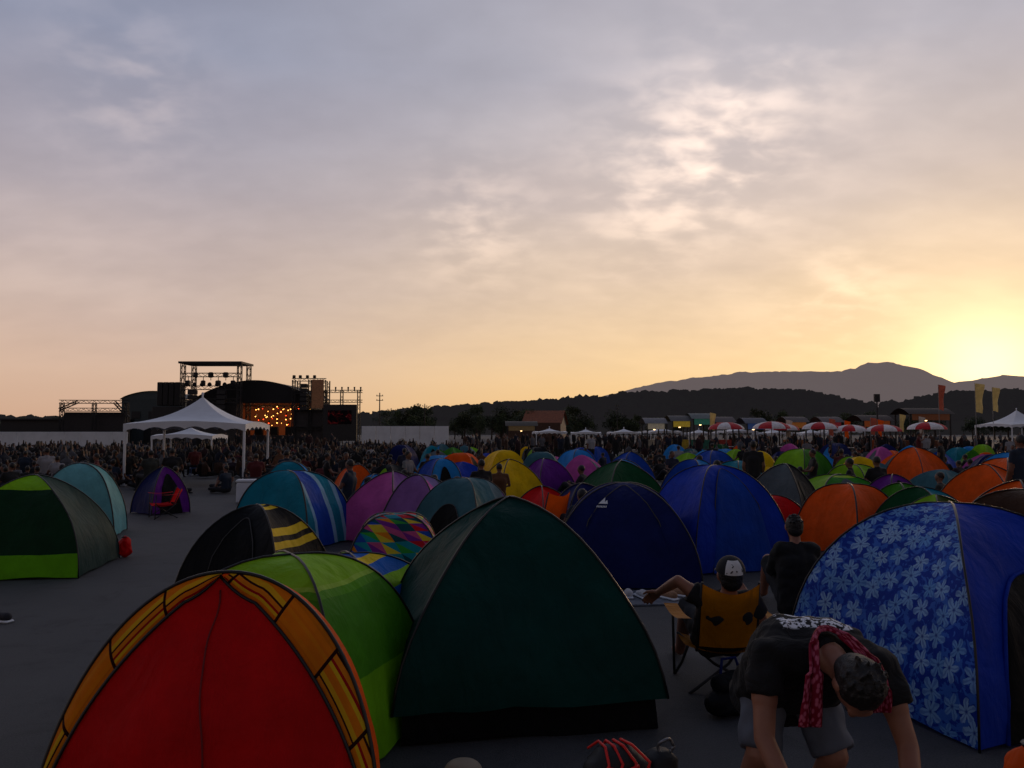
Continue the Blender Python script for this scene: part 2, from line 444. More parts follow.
TL = [
 (-6.1,10.2,0.18,1.55,1.2,[limehem,'greygreen','black',limehem],'dark green tent with lime top and grey side',None),
 (-7.35,13.6,0.3,1.2,1.22,['paleteal','paleteal','teal','slate'],'pale teal dome tent on the asphalt',None),
 (-7.66,17.3,0.9,.85,1.0,['purple','purple','purple','navy'],'small purple dome tent beside red chair',0),
 (-3.45,12.6,-0.35,1.4,1.14,['teal',bluewhite,'teal',bluewhite],'blue and pale striped dome tent',None),
 (-4.6,16.3,0.2,1.2,1.15,['teal','sky','teal','sky'],'teal dome tent behind a striped one',None),
 (-2.05,13.1,-0.5,1.2,1.1,['pink','lilac','pink','pink'],'pink dome tent with lilac side',None),
 (-1.32,12.1,-0.4,1.05,1.1,['lilac',lilacband,'lilac',lilacband],'lilac and grey banded dome tent',None),
 (-0.66,11.2,-0.5,1.15,1.1,['slate',tealband,'slate',tealband],'teal grey dome tent with banded panels',None),
 (0.0,19.0,0.5,1.25,1.1,['yellow','navy','yellow','yellow'],'bright yellow dome tent with dark side panel',1),
 (-3.6,18.0,0.4,.95,1.02,['orange','brown','orange','orange'],'small orange dome tent among seated people',None),
 (-1.85,20.0,0.5,.95,1.08,['sky','blue','blue','blue'],'small blue dome tent among seated people',None),
 (-2.9,17.0,0.5,0.7,0.85,['sky']*4,'small sky blue beach tent',None),
 (0.95,21,0.5,1.15,1.05,['purple','pink','purple','purple'],'purple dome tent with pink side',None),
 (2.1,26,0.5,1.1,1.18,['sky']*4,'sky blue dome tent in the crowd',None),
 (2.3,17,0.4,1.5,1.14,['forest']*4,'dark green dome tent with closed door',None),
 (3.5,24,0.4,1.25,1.16,['blue','sky','blue','blue'],'blue dome tent with lighter side',None),
 (6.1,24,0.4,1.25,1.2,['blue']*4,'plain blue dome tent in the field',None),
 (4.3,19,0.9,1.2,1.1,['sky','blue','blue','blue'],'two tone blue dome tent',None),
 (5.1,18,0.6,1.1,1.1,['teal']*4,'teal dome tent in a row',None),
 (4.9,14.5,0.9,1.2,1.17,['black','black','black','grey'],'black dome tent beside an orange one',None),
 (8.8,24,0.5,1.4,1.25,['green','lime','green','lime'],'green and lime dome tent',None),
 (9.9,23,0.5,1.0,1.05,['grey','lime','grey','lime'],'grey dome tent with lime side',None),
 (6.4,15.6,0.1,1.6,0.92,[limeband,'lime',limeband,'lime'],'low lime and green banded tent',None),
 (5.05,11.9,0.5,1.1,0.98,['orange','orange','orange','orange'],'bright orange dome tent',None),
 (4.15,12.6,0.3,.85,0.75,['red','black','orange','orange'],'low red and black dome tent',None),
 (7.2,15,0.3,.9,0.95,['purple']*4,'small dark purple dome tent',None),
 (11.3,22,0.4,1.25,1.33,['orange','grey','orange','orange'],'orange dome tent with grey side',None),
 (9.3,15.5,0.6,1.3,1.12,['orange','yellow','white','orange'],'orange and yellow dome tent',None),
 (10.5,16.8,0.2,1.2,1.2,['orange','white','grey','orange'],'orange tent with white panel',None),
 (4.75,8.7,0.3,1.1,1.06,['olive','black','green','lime'],'olive green tent with lime side',None),
 (5.8,9.0,0.7,1.4,1.1,['black','forest','black','brown'],'black and brown dome tent',0),
 (5.8,11.2,0.7,1.1,0.98,['teal','blue','teal','forest'],'teal and blue dome tent',None),
 (7.4,11.6,0.4,1.2,1.05,['brown','orange','black','orange'],'brown dome tent with orange side',None),
 (12.6,20,0.4,1.3,1.25,['sky','blue','blue','sky'],'sky blue dome tent near the stalls',None),
 (8.0,18.5,0.7,1.15,1.0,['lime','green','green','lime'],'lime green dome tent in a row',None),
 (3.5,14.6,0.7,1.05,0.98,['slate','grey','slate','grey'],'slate grey dome tent',None),
 (0.6,14.8,0.7,.85,0.75,['red','black','red','red'],'low red tent with black side',None),
 (1.25,13.3,0.2,1.0,.9,['navy','blue','navy','navy'],'low navy dome tent behind others',None),
 (6.6,13.3,0.4,.95,.9,['green','lime','green','green'],'small green dome tent with lime side',None),
 (2.9,20.5,0.4,1.0,1.05,['sky','white','sky','sky'],'sky blue dome tent with white side',None),
]
for i, (x, y, r, W, H, cols, lab, dk) in enumerate(TL):
    if dk is None and i % 3 == 1 and i != 1: dk = 0
    tent(x, y, r, W, H, cols, lab, L=W*R.uniform(.92, 1.15), door=dk, doorcol=R.choice(['mesh', 'grey', 'black']), a=R.choice([.75, .9, 1.05, 1.3]), dw=R.uniform(.18, .3), dh=R.uniform(.5, .75), hi=(y < 11.5), wr=.018, peak=(R.uniform(-.1, .1), R.uniform(-.1, .1)))
keys = ['blue','navy','teal','green','orange','purple','sky','slate','forest','royal','yellow','orange','pink','lime','sky','black','grey','lime']
k = 0; tries = 0
while k < 74 and tries < 8000:
    tries += 1
    y = 15+31*R.random(); x = R.uniform(-0.16 if y > 19 else .02, 0.66)*y
    if any((x-a)**2+(y-b)**2 < (q+0.62)**2 for a, b, q in TENTS): continue
    k1 = R.choice(keys); k2 = R.choice(keys+[k1]*8)
    tent(x, y, R.uniform(0, 1.5), R.uniform(.9, 1.35), R.uniform(0.8, 1.22) if y > 20 else R.uniform(.7, 1.0), [k1, k2, k1, k1], '%s dome tent in the festival field' % {'forest':'dark green','royal':'deep blue','slate':'grey blue','sky':'sky blue'}.get(k1, k1), a=R.uniform(0.7, 1.4), pole=False, door=R.choice([None, 0, 3]), doorcol=R.choice(['mesh', 'grey', k2]), wr=.018, peak=(R.uniform(-.12, .12), R.uniform(-.12, .12)))
    k += 1

# ------------------------------------------------------------ people
M_skin = simple('skin', c(150,100,78), 0.5, var=0.08, scale=20)
M_cskin = simple('crowd_skin', c(112,76,60), 0.6, var=0.1, scale=20)
M_hair = simple('black_hair', c(20,17,16), 0.55, var=0.5, scale=60, bump=0.6)
M_pants = simple('grey_shorts', c(88,94,106), 0.8, var=0.15, scale=9)
M_dpants = simple('dark_trousers', c(26,28,34), 0.85, var=0.2)
def rand_shirt():
    m, t, out = newmat('assorted_shirt')
    oi = t.n('ShaderNodeObjectInfo')
    cl = [(16,16,20),(24,26,34),(16,16,18),(104,104,110),(28,32,52),(20,20,24),(84,22,26),(32,32,36),(140,140,146),(20,36,56),(22,22,26),(38,24,40),(96,62,38),(22,22,26),(40,44,40),(26,26,32)]
    rp = t.ramp(oi.outputs['Random'], [(i/len(cl), c(*q)) for i, q in enumerate(cl)], 'CONSTANT')
    p = t.n('ShaderNodeBsdfPrincipled'); t.put(p.inputs['Base Color'], rp); p.inputs['Roughness'].default_value = 0.85
    t.put(out.inputs[0], p.outputs[0]); return m
M_rshirt = rand_shirt()

def blob(name, parts, voxel, mats, parent=None, sm=2, disp=0.0):
    g = G()
    for p in parts:
        if p[0] == 'c':
            g.cyl(p[1], p[2], p[3], p[4], 14); g.ell(p[1], (p[3],)*3); g.ell(p[2], (p[4],)*3)
        elif p[0] == 'k': g.cyl(p[1], p[2], p[3], p[4], 16)
        else: g.ell(p[1], p[2], rot=p[3], n=18, m=12)
    me = bpy.data.meshes.new('tmp'); me.from_pydata(g.v, [], g.f); me.update()
    o = bpy.data.objects.new('tmp', me); COL.objects.link(o)
    md = o.modifiers.new('r', 'REMESH'); md.mode = 'VOXEL'; md.voxel_size = voxel
    if sm:
        s2 = o.modifiers.new('s', 'SMOOTH'); s2.factor = 0.5; s2.iterations = sm
    dg = bpy.context.evaluated_depsgraph_get(); dg.update()
    res = bpy.data.meshes.new_from_object(o.evaluated_get(dg), depsgraph=dg); bpy.data.objects.remove(o); res.name = name
    nf = len(res.polygons)
    if disp:
        nv = len(res.vertices); co = np.empty(nv*3, np.float32); res.vertices.foreach_get('co', co); co = co.reshape(-1, 3)
        for i in range(nv):
            q = V(co[i]); co[i] += np.array(noise.noise_vector(q*14)*disp)
        res.vertices.foreach_set('co', co.ravel())
    res.polygons.foreach_set('use_smooth', [True]*nf)
    names = list(mats.keys()); res.materials.clear()
    for q in names: res.materials.append(mats[q])
    if len(names) > 1:
        cen = np.empty(nf*3, np.float32); res.polygons.foreach_get('center', cen); cen = cen.reshape(-1, 3)
        best = np.full(nf, 1e9); idx = np.zeros(nf, np.int32)
        for p in parts:
            if p[0] in 'ck':
                a = np.array(p[1]); b = np.array(p[2]); d = b-a; L = d@d+1e-9
                tt = np.clip(((cen-a)@d)/L, 0, 1); ds = np.linalg.norm(cen-(a+tt[:, None]*d), axis=1)-(p[3]+(p[4]-p[3])*tt); tg = p[5]
            else:
                q = cen-np.array(p[1])
                if p[3] is not None: q = q@np.array(p[3])
                ds = (np.linalg.norm(q/np.array(p[2]), axis=1)-1)*min(p[2]); tg = p[4]
            w = ds < best; best[w] = ds[w]; idx[w] = names.index(tg)
        res.polygons.foreach_set('material_index', idx)
    res.update()
    if parent == 'mesh': return res
    return obj(name, res, parent)

def hand(wr, d, nrm, side, tg='skin', curl=0.5):
    wr, d, nrm = V(wr), V(d).normalized(), V(nrm).normalized()
    nrm = (nrm-d*nrm.dot(d)).normalized(); sd = d.cross(nrm)*side
    ps = []
    lens = [0.070, 0.078, 0.073, 0.058]
    for i, l in enumerate(lens):
        o = sd*(0.030-0.020*i); base = wr+o*0.7+d*0.015; kn = wr+o*1.05+d*(0.088-0.004*abs(i-1))
        ps.append(('c', base, kn, 0.014, 0.0115, tg))
        d1 = (d+nrm*curl*0.7).normalized(); d2 = (d+nrm*curl*1.8).normalized()
        m = kn+d1*l*0.5; e = m+d2*l*0.5
        ps += [('c', kn, m, 0.0098, 0.0088, tg), ('c', m, e, 0.0088, 0.007, tg)]
    tb = wr+sd*0.028+d*0.022; tm = tb+(d*0.6+sd*0.8+nrm*0.3).normalized()*0.042; te = tm+(d*0.9+sd*0.3+nrm*0.4).normalized()*0.032
    ps += [('c', wr+d*0.01, tb, 0.016, 0.015, tg), ('c', tb, tm, 0.014, 0.0105, tg), ('c', tm, te, 0.0105, 0.008, tg)]
    return ps

def body(J, face=None, tags=('skin', 'shirt', 'pants', 'hair'), hands=False, up=None, slv=0.55, hairon=True, shorts=1.0):
    sk, sh, pa, ha = tags
    P = {k: V(v) for k, v in J.items()}
    side = (P['sr']-P['sl']).normalized()
    ps = [('c', P['pel']-side*.07, P['pel']+side*.07, .105, .105, pa)]
    ps += [('c', P['pel']-side*.055, P['chest']-side*.075, .105, .11, sh), ('c', P['pel']+side*.055, P['chest']+side*.075, .105, .11, sh),
           ('c', P['chest']-side*.07, P['chest']+side*.07, .11, .11, sh), ('c', P['sl'], P['sr'], .058, .058, sh), ('c', P['chest'], P['neck'], .10, .06, sh),
           ('c', P['neck'], P['neck'].lerp(P['head'], 0.75), .052, .050, sk)]
    f = V(face).normalized(); u = (P['head']-P['neck']).normalized() if up is None else V(up).normalized()
    u = (u-f*u.dot(f)).normalized(); r = f.cross(u)
    M = Matrix((r, f, u)).transposed()
    H = P['head']
    ps += [('e', H, (.074, .093, .100), M, sk), ('e', H+f*.028-u*.048, (.055, .058, .062), M, sk)]
    if hands:
        ps += [('c', H+f*.090+u*.015, H+f*.112-u*.022, .010, .016, sk), ('e', H+f*.080+u*.035, (.05, .02, .012), M, sk),
               ('e', H+f*.088-u*.052, (.026, .012, .008), M, sk), ('e', H+f*.074-u*.088, (.025, .02, .018), M, sk),
               ('e', H+r*.076, (.012, .022, .032), M, sk), ('e', H-r*.076, (.012, .022, .032), M, sk)]
    if hairon: ps += [('e', H-f*.018+u*.024, (.080, .092, .094), M, ha)]
    for a, b, cc in (('sl', 'el', 'hl'), ('sr', 'er', 'hr')):
        m = P[a].lerp(P[b], slv)
        ps += [('c', P[a], m, .054, .049, sh), ('c', m, P[b], .044, .038, sk), ('c', P[b], P[b].lerp(P[cc], .3), .038, .037, sk), ('c', P[b].lerp(P[cc], .3), P[cc], .037, .025, sk)]
        if not hands: ps.append(('e', P[cc]+(P[cc]-P[b]).normalized()*.05, (.04, .04, .045), None, sk))
    for i, (k_, a_) in enumerate((('kl', 'al'), ('kr', 'ar'))):
        hp = P['pel']+side*(-.09 if i == 0 else .09)-V((0, 0, .02))
        kn, an = P[k_], P[a_]
        toe = P.get('t'+k_[1], an+V((f.x, f.y, 0)).normalized()*.16); toe = V((toe.x, toe.y, 0.04))
        ps += [('c', hp, hp.lerp(kn, .9), .088, .062, pa), ('c', kn, kn.lerp(an, .35), .057, .056, pa if shorts < 1 else sk), ('c', kn.lerp(an, .35), an, .056, .038, pa if shorts < 1 else sk), ('c', an, toe, .045, .036, pa if shorts < 1 else sk)]
    return ps, (H, f, u, r, M)

J_stand = dict(pel=(0,0,.93), chest=(0,.0,1.28), neck=(0,0,1.45), head=(0,.01,1.60), sl=(-.18,0,1.41), sr=(.18,0,1.41), el=(-.24,.02,1.12), er=(.24,.02,1.12), hl=(-.22,.12,.88), hr=(.2,.15,.9), kl=(-.1,.02,.50), kr=(.1,.02,.50), al=(-.11,0,.08), ar=(.12,0,.08))
J_up = dict(J_stand, el=(-.30,.1,1.55), hl=(-.22,.15,1.80), er=(.3,.15,1.3), hr=(.16,.3,1.45))
J_phone = dict(J_stand, er=(.25,.12,1.22), hr=(.1,.32,1.38), el=(-.25,.1,1.18), hl=(-.1,.32,1.3), head=(.01,.03,1.58))
J_sit = dict(pel=(0,0,.13), chest=(0,.0,.46), neck=(0,.04,.62), head=(0,.07,.77), sl=(-.18,.02,.58), sr=(.18,.02,.58), el=(-.25,.15,.36), er=(.25,.15,.36), hl=(-.12,.38,.42), hr=(.12,.38,.42), kl=(-.16,.45,.42), kr=(.16,.45,.44), al=(-.12,.72,.07), ar=(.13,.72,.07))
J_cross = dict(J_sit, kl=(-.33,.35,.16), kr=(.33,.35,.16), al=(.08,.45,.07), ar=(-.08,.38,.07), hl=(-.15,.32,.2), hr=(.15,.32,.2), el=(-.27,.1,.32), er=(.27,.1,.32), head=(.03,.06,.78))
J_chair = dict(pel=(0,0,.45), chest=(0,-.06,.80), neck=(0,-.06,.97), head=(0,-.03,1.12), sl=(-.18,-.05,.92), sr=(.18,-.05,.92), el=(-.26,.05,.66), er=(.26,.05,.66), hl=(-.2,.28,.62), hr=(.2,.28,.62), kl=(-.14,.45,.48), kr=(.14,.45,.48), al=(-.14,.5,.08), ar=(.14,.5,.08))
desc = {'stand': 'person standing with arms down watching the stage', 'up': 'person standing with one arm raised', 'phone': 'person standing holding a phone up', 'sit': 'person sitting on ground hugging knees', 'cross': 'person sitting cross legged on ground', 'chair': 'person sitting upright on a low stool'}
JJ = dict(stand=J_stand, up=J_up, phone=J_phone, sit=J_sit, cross=J_cross, chair=J_chair)
CM = {}; LOW = {}
for k_, J in JJ.items():
    ps, _x = body(J, (0, 1, 0), shorts=0.5)
    CM[k_] = blob('person', ps, 0.03, {'skin': M_cskin, 'shirt': M_rshirt, 'pants': M_dpants, 'hair': M_hair}, 'mesh', sm=1)
    LOW[k_] = blob('low', ps, 0.10, {'skin': M_cskin, 'shirt': M_rshirt, 'pants': M_dpants, 'hair': M_hair}, 'mesh', sm=0)
M_stool = simple('blue_plastic', c(40,70,120), 0.5)
gs = G(); gs.box((0, 0, .33), (.34, .3, .04), 0, 0, .01)
for i in (-1, 1):
    for j in (-1, 1): gs.cyl((i*.14, j*.12, .32), (i*.17, j*.15, 0), .014, .014, 6)
stool_me = gs.build('folding_stool', M_stool).data
bpy.data.objects.remove(bpy.data.objects['folding_stool'])

placed = []
def blocked(x, y, m=0.3):
    return any((x-a)**2+(y-b)**2 < (q+m)**2 for a, b, q in TENTS) or any((x-a)**2+(y-b)**2 < 0.16 for a, b in placed)
n = 0; tries = 0
while n < 288 and tries < 20000:
    tries += 1
    y = 15+25*R.random()**0.85; b = R.uniform(-0.66, 0.66 if R.random() < .7 else 0); x = b*y
    if y < 22 and -0.60 < b < -0.28: continue
    if y < 18 and b < -0.28: continue
    if blocked(x, y) or (x+11)**2+(y-28)**2 < 3: continue
    st_w = (.12 if y < 32 else 1.2) * (0.0 if b < -.03 else 1)
    kd = R.choices(['sit', 'cross', 'chair', 'stand', 'phone', 'up'], [5, 5, 3, st_w, .3*st_w, .1*st_w])[0]
    o = obj('person', CM[kd]); o.location = (x, y, 0)
    o.rotation_euler = (0, 0, R.gauss(0.35, 0.5) if R.random() < .8 else R.uniform(0, 6.28)); s_ = R.uniform(.86, 1.04); o.scale = (s_*R.uniform(.95, 1.1), s_, s_)
    tag(o, desc[kd], 'person', 'festival audience')
    if kd == 'chair':
        st_ = obj('folding_stool', stool_me); st_.location = (x, y, 0); st_.scale = (s_, s_, s_); st_.rotation_euler = o.rotation_euler
        tag(st_, 'small blue folding stool under a seated person', 'stool', 'stools in the audience')
    placed.append((x, y)); n += 1

cols6 = [(16,16,20),(22,24,32),(84,86,92),(44,22,26),(20,20,24),(32,34,42),(20,28,46),(66,46,36),(18,18,22),(24,22,26)]
sm_ = [simple('crowd_cloth', c(*q), 0.9) for q in cols6]
NS = len(sm_)
VV = []; FF = []; MM = []; o_ = 0
cache = {}
for k_, me in LOW.items():
    nv = len(me.vertices); co = np.empty(nv*3, np.float32); me.vertices.foreach_get('co', co)
    cache[k_] = (co.reshape(-1, 3), [tuple(p.vertices) for p in me.polygons], [p.material_index for p in me.polygons])
for i in range(2300):
    b = R.uniform(-.67, .67) if i % 5 < 3 else R.uniform(-.67, .0)
    y = 38+47*R.random()
    if b < -.02: y = 27+49*R.random()**.9
    if b < -.44: y = 25+38*R.random()
    if (b*y+11)**2+(y-28)**2 < 4: continue
    if y < 46 and any((b*y-a_)**2+(y-b_)**2 < (q_+.3)**2 for a_, b_, q_ in TENTS): continue
    low = b < -.46 or -.21 < b < -.06
    left = b < -.02
    kd = R.choices(['stand', 'phone', 'up', 'sit', 'cross', 'chair'], [0 if (low or y < 50 and left) else (1.0 if left else 2.5), .3*(not left), .15*(not left), 2, 2, 3 if not low else 1.3])[0]
    co, fs, ms = cache[kd]; a = R.gauss(.3, .6); ca, sa = math.cos(a), math.sin(a); s_ = R.uniform(.84, 1.03)
    rot = np.array([[ca, -sa, 0], [sa, ca, 0], [0, 0, 1]])
    VV.append((co@rot.T)*s_+np.array([b*y, y, 0])); sh = R.randrange(NS)
    FF += [tuple(q+o_ for q in f) for f in fs]; MM += [(NS if m_ == 0 else NS+1 if m_ == 3 else sh if m_ == 1 else 4) for m_ in ms]; o_ += len(co)
me = bpy.data.meshes.new('distant_crowd'); me.from_pydata(np.concatenate(VV).tolist(), [], FF)
for q in sm_+[M_cskin, M_hair]: me.materials.append(q)
me.polygons.foreach_set('material_index', MM); me.update()
o = obj('distant_crowd', me); o['kind'] = 'stuff'; tag(o, 'dense festival crowd standing and sitting before the stage', 'crowd')

# ---- bending man
m, t, out = newmat('black_printed_cotton')
tc = t.n('ShaderNodeTexCoord'); sp = t.n('ShaderNodeSeparateXYZ'); t.put(sp.inputs[0], tc.outputs['Object'])
st = t.vm('MULTIPLY', tc.outputs['Object'], (46, 56, 26))
pm = t.mr(t.noise(st, 1.0, 3, 0.6), 0.48, 0.52)
band = t.m('MULTIPLY', t.mr(sp.outputs[1], 3.12, 3.13), t.mr(sp.outputs[1], 3.31, 3.32, 1.0, 0.0))
gap_ = t.mr(t.m('ABSOLUTE', t.m('SUBTRACT', sp.outputs[1], 3.21)), .010, .014)
band = t.m('MULTIPLY', t.m('MULTIPLY', band, gap_), t.m('MULTIPLY', t.mr(sp.outputs[0], 1.05, 1.06), t.mr(sp.outputs[0], 1.33, 1.34, 1, 0)))
band = t.m('MULTIPLY', band, t.mr(sp.outputs[2], .92, .94))
cc_ = t.mix(t.m('MULTIPLY', pm, band), c(12,13,16), c(235,238,245))
p = t.n('ShaderNodeBsdfPrincipled'); t.put(p.inputs['Base Color'], cc_); p.inputs['Roughness'].default_value = .9
bp = t.n('ShaderNodeBump'); bp.inputs['Strength'].default_value = .7; bp.inputs['Distance'].default_value = .04
t.put(bp.inputs['Height'], t.noise(tc.outputs['Object'], 9, 3, .5, 1.2)); t.put(p.inputs['Normal'], bp.outputs[0])
t.put(out.inputs[0], p.outputs[0]); M_black = m
M_cap1 = simple('cap_black', c(20,20,24), .8); M_cap2 = simple('cap_white', c(215,215,215), .8); M_eye = simple('eye_white', c(60,50,48), .2)

def fg_person(J, face, label, shirt, up=None, cap=None, shorts_mat=None, slv=.5, k=1.0):
    root = empty('person', (J['pel'][0], J['pel'][1], 0), 0, label, 'person')
    inv = V((-J['pel'][0], -J['pel'][1], 0))
    ps, (H, f, u, r, M) = body(J, face, tags=('skin',)*4, hands=True, up=up, hairon=False)
    for a, e, sd in (('hl', 'el', 1), ('hr', 'er', -1)):
        d = (V(J[a])-V(J[e])).normalized(); ps += hand(J[a], d, V((0, -1, -.2)), sd)
    b = blob('body', ps, 0.0075, {'skin': M_skin}, root, sm=2); b.location = inv
    P = {k_: V(v) for k_, v in J.items()}; side = (P['sr']-P['sl']).normalized()
    ext = (P['pel']-P['chest']).normalized()*(.05 if k == 1 else .10)-V((0, 0, 0 if k == 1 else .05))
    sh = [('c', P['pel']-side*.07*k+ext, P['chest']-side*.08*k, .130, .124, 's'), ('c', P['pel']+side*.07*k+ext, P['chest']+side*.08*k, .130, .124, 's'),
          ('c', P['pel']+ext, P['chest'], .125, .125, 's'),
          ('c', P['chest']-side*.07*k, P['chest']+side*.07*k, .122, .122, 's'), ('c', P['sl'], P['sr'], .070, .070, 's'), ('k', P['chest'], P['neck'], .118, .070, 's'),
          ('c', P['chest'], P['sl'], .11, .068, 's'), ('c', P['chest'], P['sr'], .11, .068, 's')]
    for a, e in (('sl', 'el'), ('sr', 'er')):
        m_ = P[a].lerp(P[e], slv); sh += [('k', P[a]+(P[a]-m_)*.05, m_, .069, .075 if slv < .9 else .055, 's')]
        if slv >= .9: sh += [('c', m_, m_+V((0, 0, .001)), .055, .055, 's'), ('k', m_, P['h'+a[1]], .053, .038, 's')]
    o = blob('t_shirt', sh, 0.011, {'s': shirt}, root, sm=4, disp=.016); o.location = inv
    pt_ = [('c', P['pel']-side*.07, P['pel']+side*.07, .118, .118, 's')]
    for i, k_ in enumerate(('kl', 'kr')):
        hp = P['pel']+side*(-.09 if i == 0 else .09)-V((0, 0, .02)); pt_ += [('c', hp, hp+V((0, 0, .001)), .105, .105, 's'), ('k', hp, hp.lerp(P[k_], .97), .102, .088, 's')]
    o = blob('shorts', pt_, 0.012, {'s': shorts_mat or M_pants}, root, sm=3, disp=.014); o.location = inv
    hp_ = [('e', H-f*.020+u*.022, (.083, .094, .098), M, 's'), ('e', H-f*.045-u*.02, (.074, .062, .072), M, 's')]
    for i in range(90):
        an = R.uniform(0, 2*pi); el = R.uniform(.15, 1.5); q = V((math.cos(an)*math.cos(el)*.082, math.sin(an)*math.cos(el)*.092-.02, math.sin(el)*.097+.022))
        w = M@q; hp_.append(('c', H+w*.93, H+w*1.06-f*.012, .010, .004, 's'))
    o = blob('hair', hp_, 0.005, {'s': M_hair}, root, sm=1); o.location = inv
    g = G()
    for s2 in (-1, 1): g.ell(H+f*.079+u*.012+r*s2*.031, (.013, .012, .012), 0)
    o = g.build('eyes', M_eye, root, True); o.location = inv
    if cap:
        def dome(uu, vv):
            an = uu*2*pi; el = vv*pi/2; return H+u*.035-f*.015+M@V((math.cos(an)*math.cos(el)*.096, math.sin(an)*math.cos(el)*.106, math.sin(el)*.105))
        co_ = surf('cap', dome, 28, 8, [M_cap1, M_cap2], root, mi=lambda uu, vv: 1 if (0.66 < uu < .84 and vv < .62) else 0); co_.location = inv
        def brim(uu, vv):
            an = pi*(.15+.7*uu); rr = 1.0+.75*vv*math.sin((an)); return H+u*(.035-.015*vv)-f*.015+M@V((math.cos(an)*.096*(1+.1*vv), math.sin(an)*.106*rr, 0))
        surf('brim', brim, 14, 5, M_cap1, co_)
    return root, (H, f, u, r, M), inv

man = dict(pel=(1.18,3.47,.70), chest=(1.18,3.20,.89), neck=(1.20,3.02,.90), head=(1.235,2.88,.845),
           sl=(1.40,3.06,.87), sr=(.97,3.08,.90), el=(1.45,2.96,.60), er=(.93,2.98,.62), hl=(1.38,2.78,.38), hr=(1.01,2.80,.38),
           kl=(1.33,3.34,.42), kr=(1.03,3.36,.42), al=(1.33,3.62,.08), ar=(1.02,3.62,.08), tl=(1.35,3.44,.04), tr=(1.0,3.44,.04))
fg_person(man, (-.05, .10, -.99), 'person in black t-shirt bending forward with pink towel', M_black, up=(.05, -.99, -.10), k=1.25)
m, t, out = newmat('pink_patterned_towel')
uv, uu_, vv_ = uvxy(t)
vo = t.n('ShaderNodeTexVoronoi', voronoi_dimensions='2D'); vo.inputs['Scale'].default_value = 26; t.put(vo.inputs['Vector'], t.vm('MULTIPLY', uv, (1.3, .35, 1)))
fabric_nodes(t, out, t.mix(t.mr(vo.outputs['Distance'], .2, .5), c(205,100,125), c(135,16,46)), .1)
def twl(a, b):
    pts = [V((1.07,2.92,.69)), V((1.075,2.91,.78)), V((1.095,2.935,.88)), V((1.13,3.02,.965)), V((1.19,3.08,1.0)), V((1.25,3.05,.985)), V((1.31,2.97,.915)), V((1.33,2.92,.82)), V((1.325,2.91,.74))]
    x = a*(len(pts)-1); i = min(len(pts)-2, int(x)); fr = x-i
    p0, p1 = pts[max(i-1, 0)], pts[i]; p2, p3 = pts[i+1], pts[min(i+2, len(pts)-1)]
    q = 0.5*((2*p1)+(p2-p0)*fr+(2*p0-5*p1+4*p2-p3)*fr*fr+(3*p1-p0-3*p2+p3)*fr**3)
    tz = (p2-p1).normalized(); k_ = abs(tz.z)
    return q+V((1, 0, 0))*(b-.5)*.07*k_+V((0, 1, -.1))*(b-.5)*.08*(1-k_)+V((0, -1, .3))*(.012*math.sin(b*9+a*6)+.012)
tw = surf('towel', twl, 60, 10, m); tag(tw, 'pink patterned towel draped round a bending neck', 'towel')
md = tw.modifiers.new('s', 'SOLIDIFY'); md.thickness = .010

seat = dict(pel=(1.46,5.62,.34), chest=(1.46,5.46,.54), neck=(1.46,5.38,.66), head=(1.46,5.35,.79), sl=(1.30,5.42,.61), sr=(1.62,5.42,.61),
            el=(1.13,5.44,.74), er=(1.73,5.48,.42), hl=(1.03,5.64,.62), hr=(1.68,5.72,.56), kl=(1.31,5.98,.46), kr=(1.61,5.98,.46), al=(1.30,6.2,.08), ar=(1.63,6.2,.08))
fg_person(seat, (0, 1, .12), 'person in black and white cap lounging in a camp chair', simple('dark_shirt', c(22,21,25), .9), up=(0, -.12, 1), cap=True, shorts_mat=M_dpants)
sit2 = {k_: (2.72+v[0]*.85, 7.6+v[1], v[2]*1.06+.02) for k_, v in J_sit.items()}
fg_person(sit2, (.1, 1, -.1), 'person in dark long sleeves sitting on ground by tents', simple('charcoal_shirt', c(16,17,20), .9), up=(0, 0, 1), shorts_mat=M_dpants, slv=.97)
for (x, y, kd, rz, lb) in [(7.9,17.2,'chair',0.2,'person in light shirt sitting near green tents'),(3.1,13.4,'cross',.5,None),(1.1,12.2,'sit',.3,None),(8.5,13.2,'stand',.3,None)]:
    o = obj('person', CM[kd]); o.location = (x, y, 0); o.rotation_euler = (0, 0, rz); tag(o, lb or desc[kd], 'person', 'festival audience')
    if kd == 'chair':
        st_ = obj('folding_stool', stool_me); st_.location = (x, y, 0); tag(st_, 'small blue folding stool under a seated person', 'stool', 'stools in the audience')

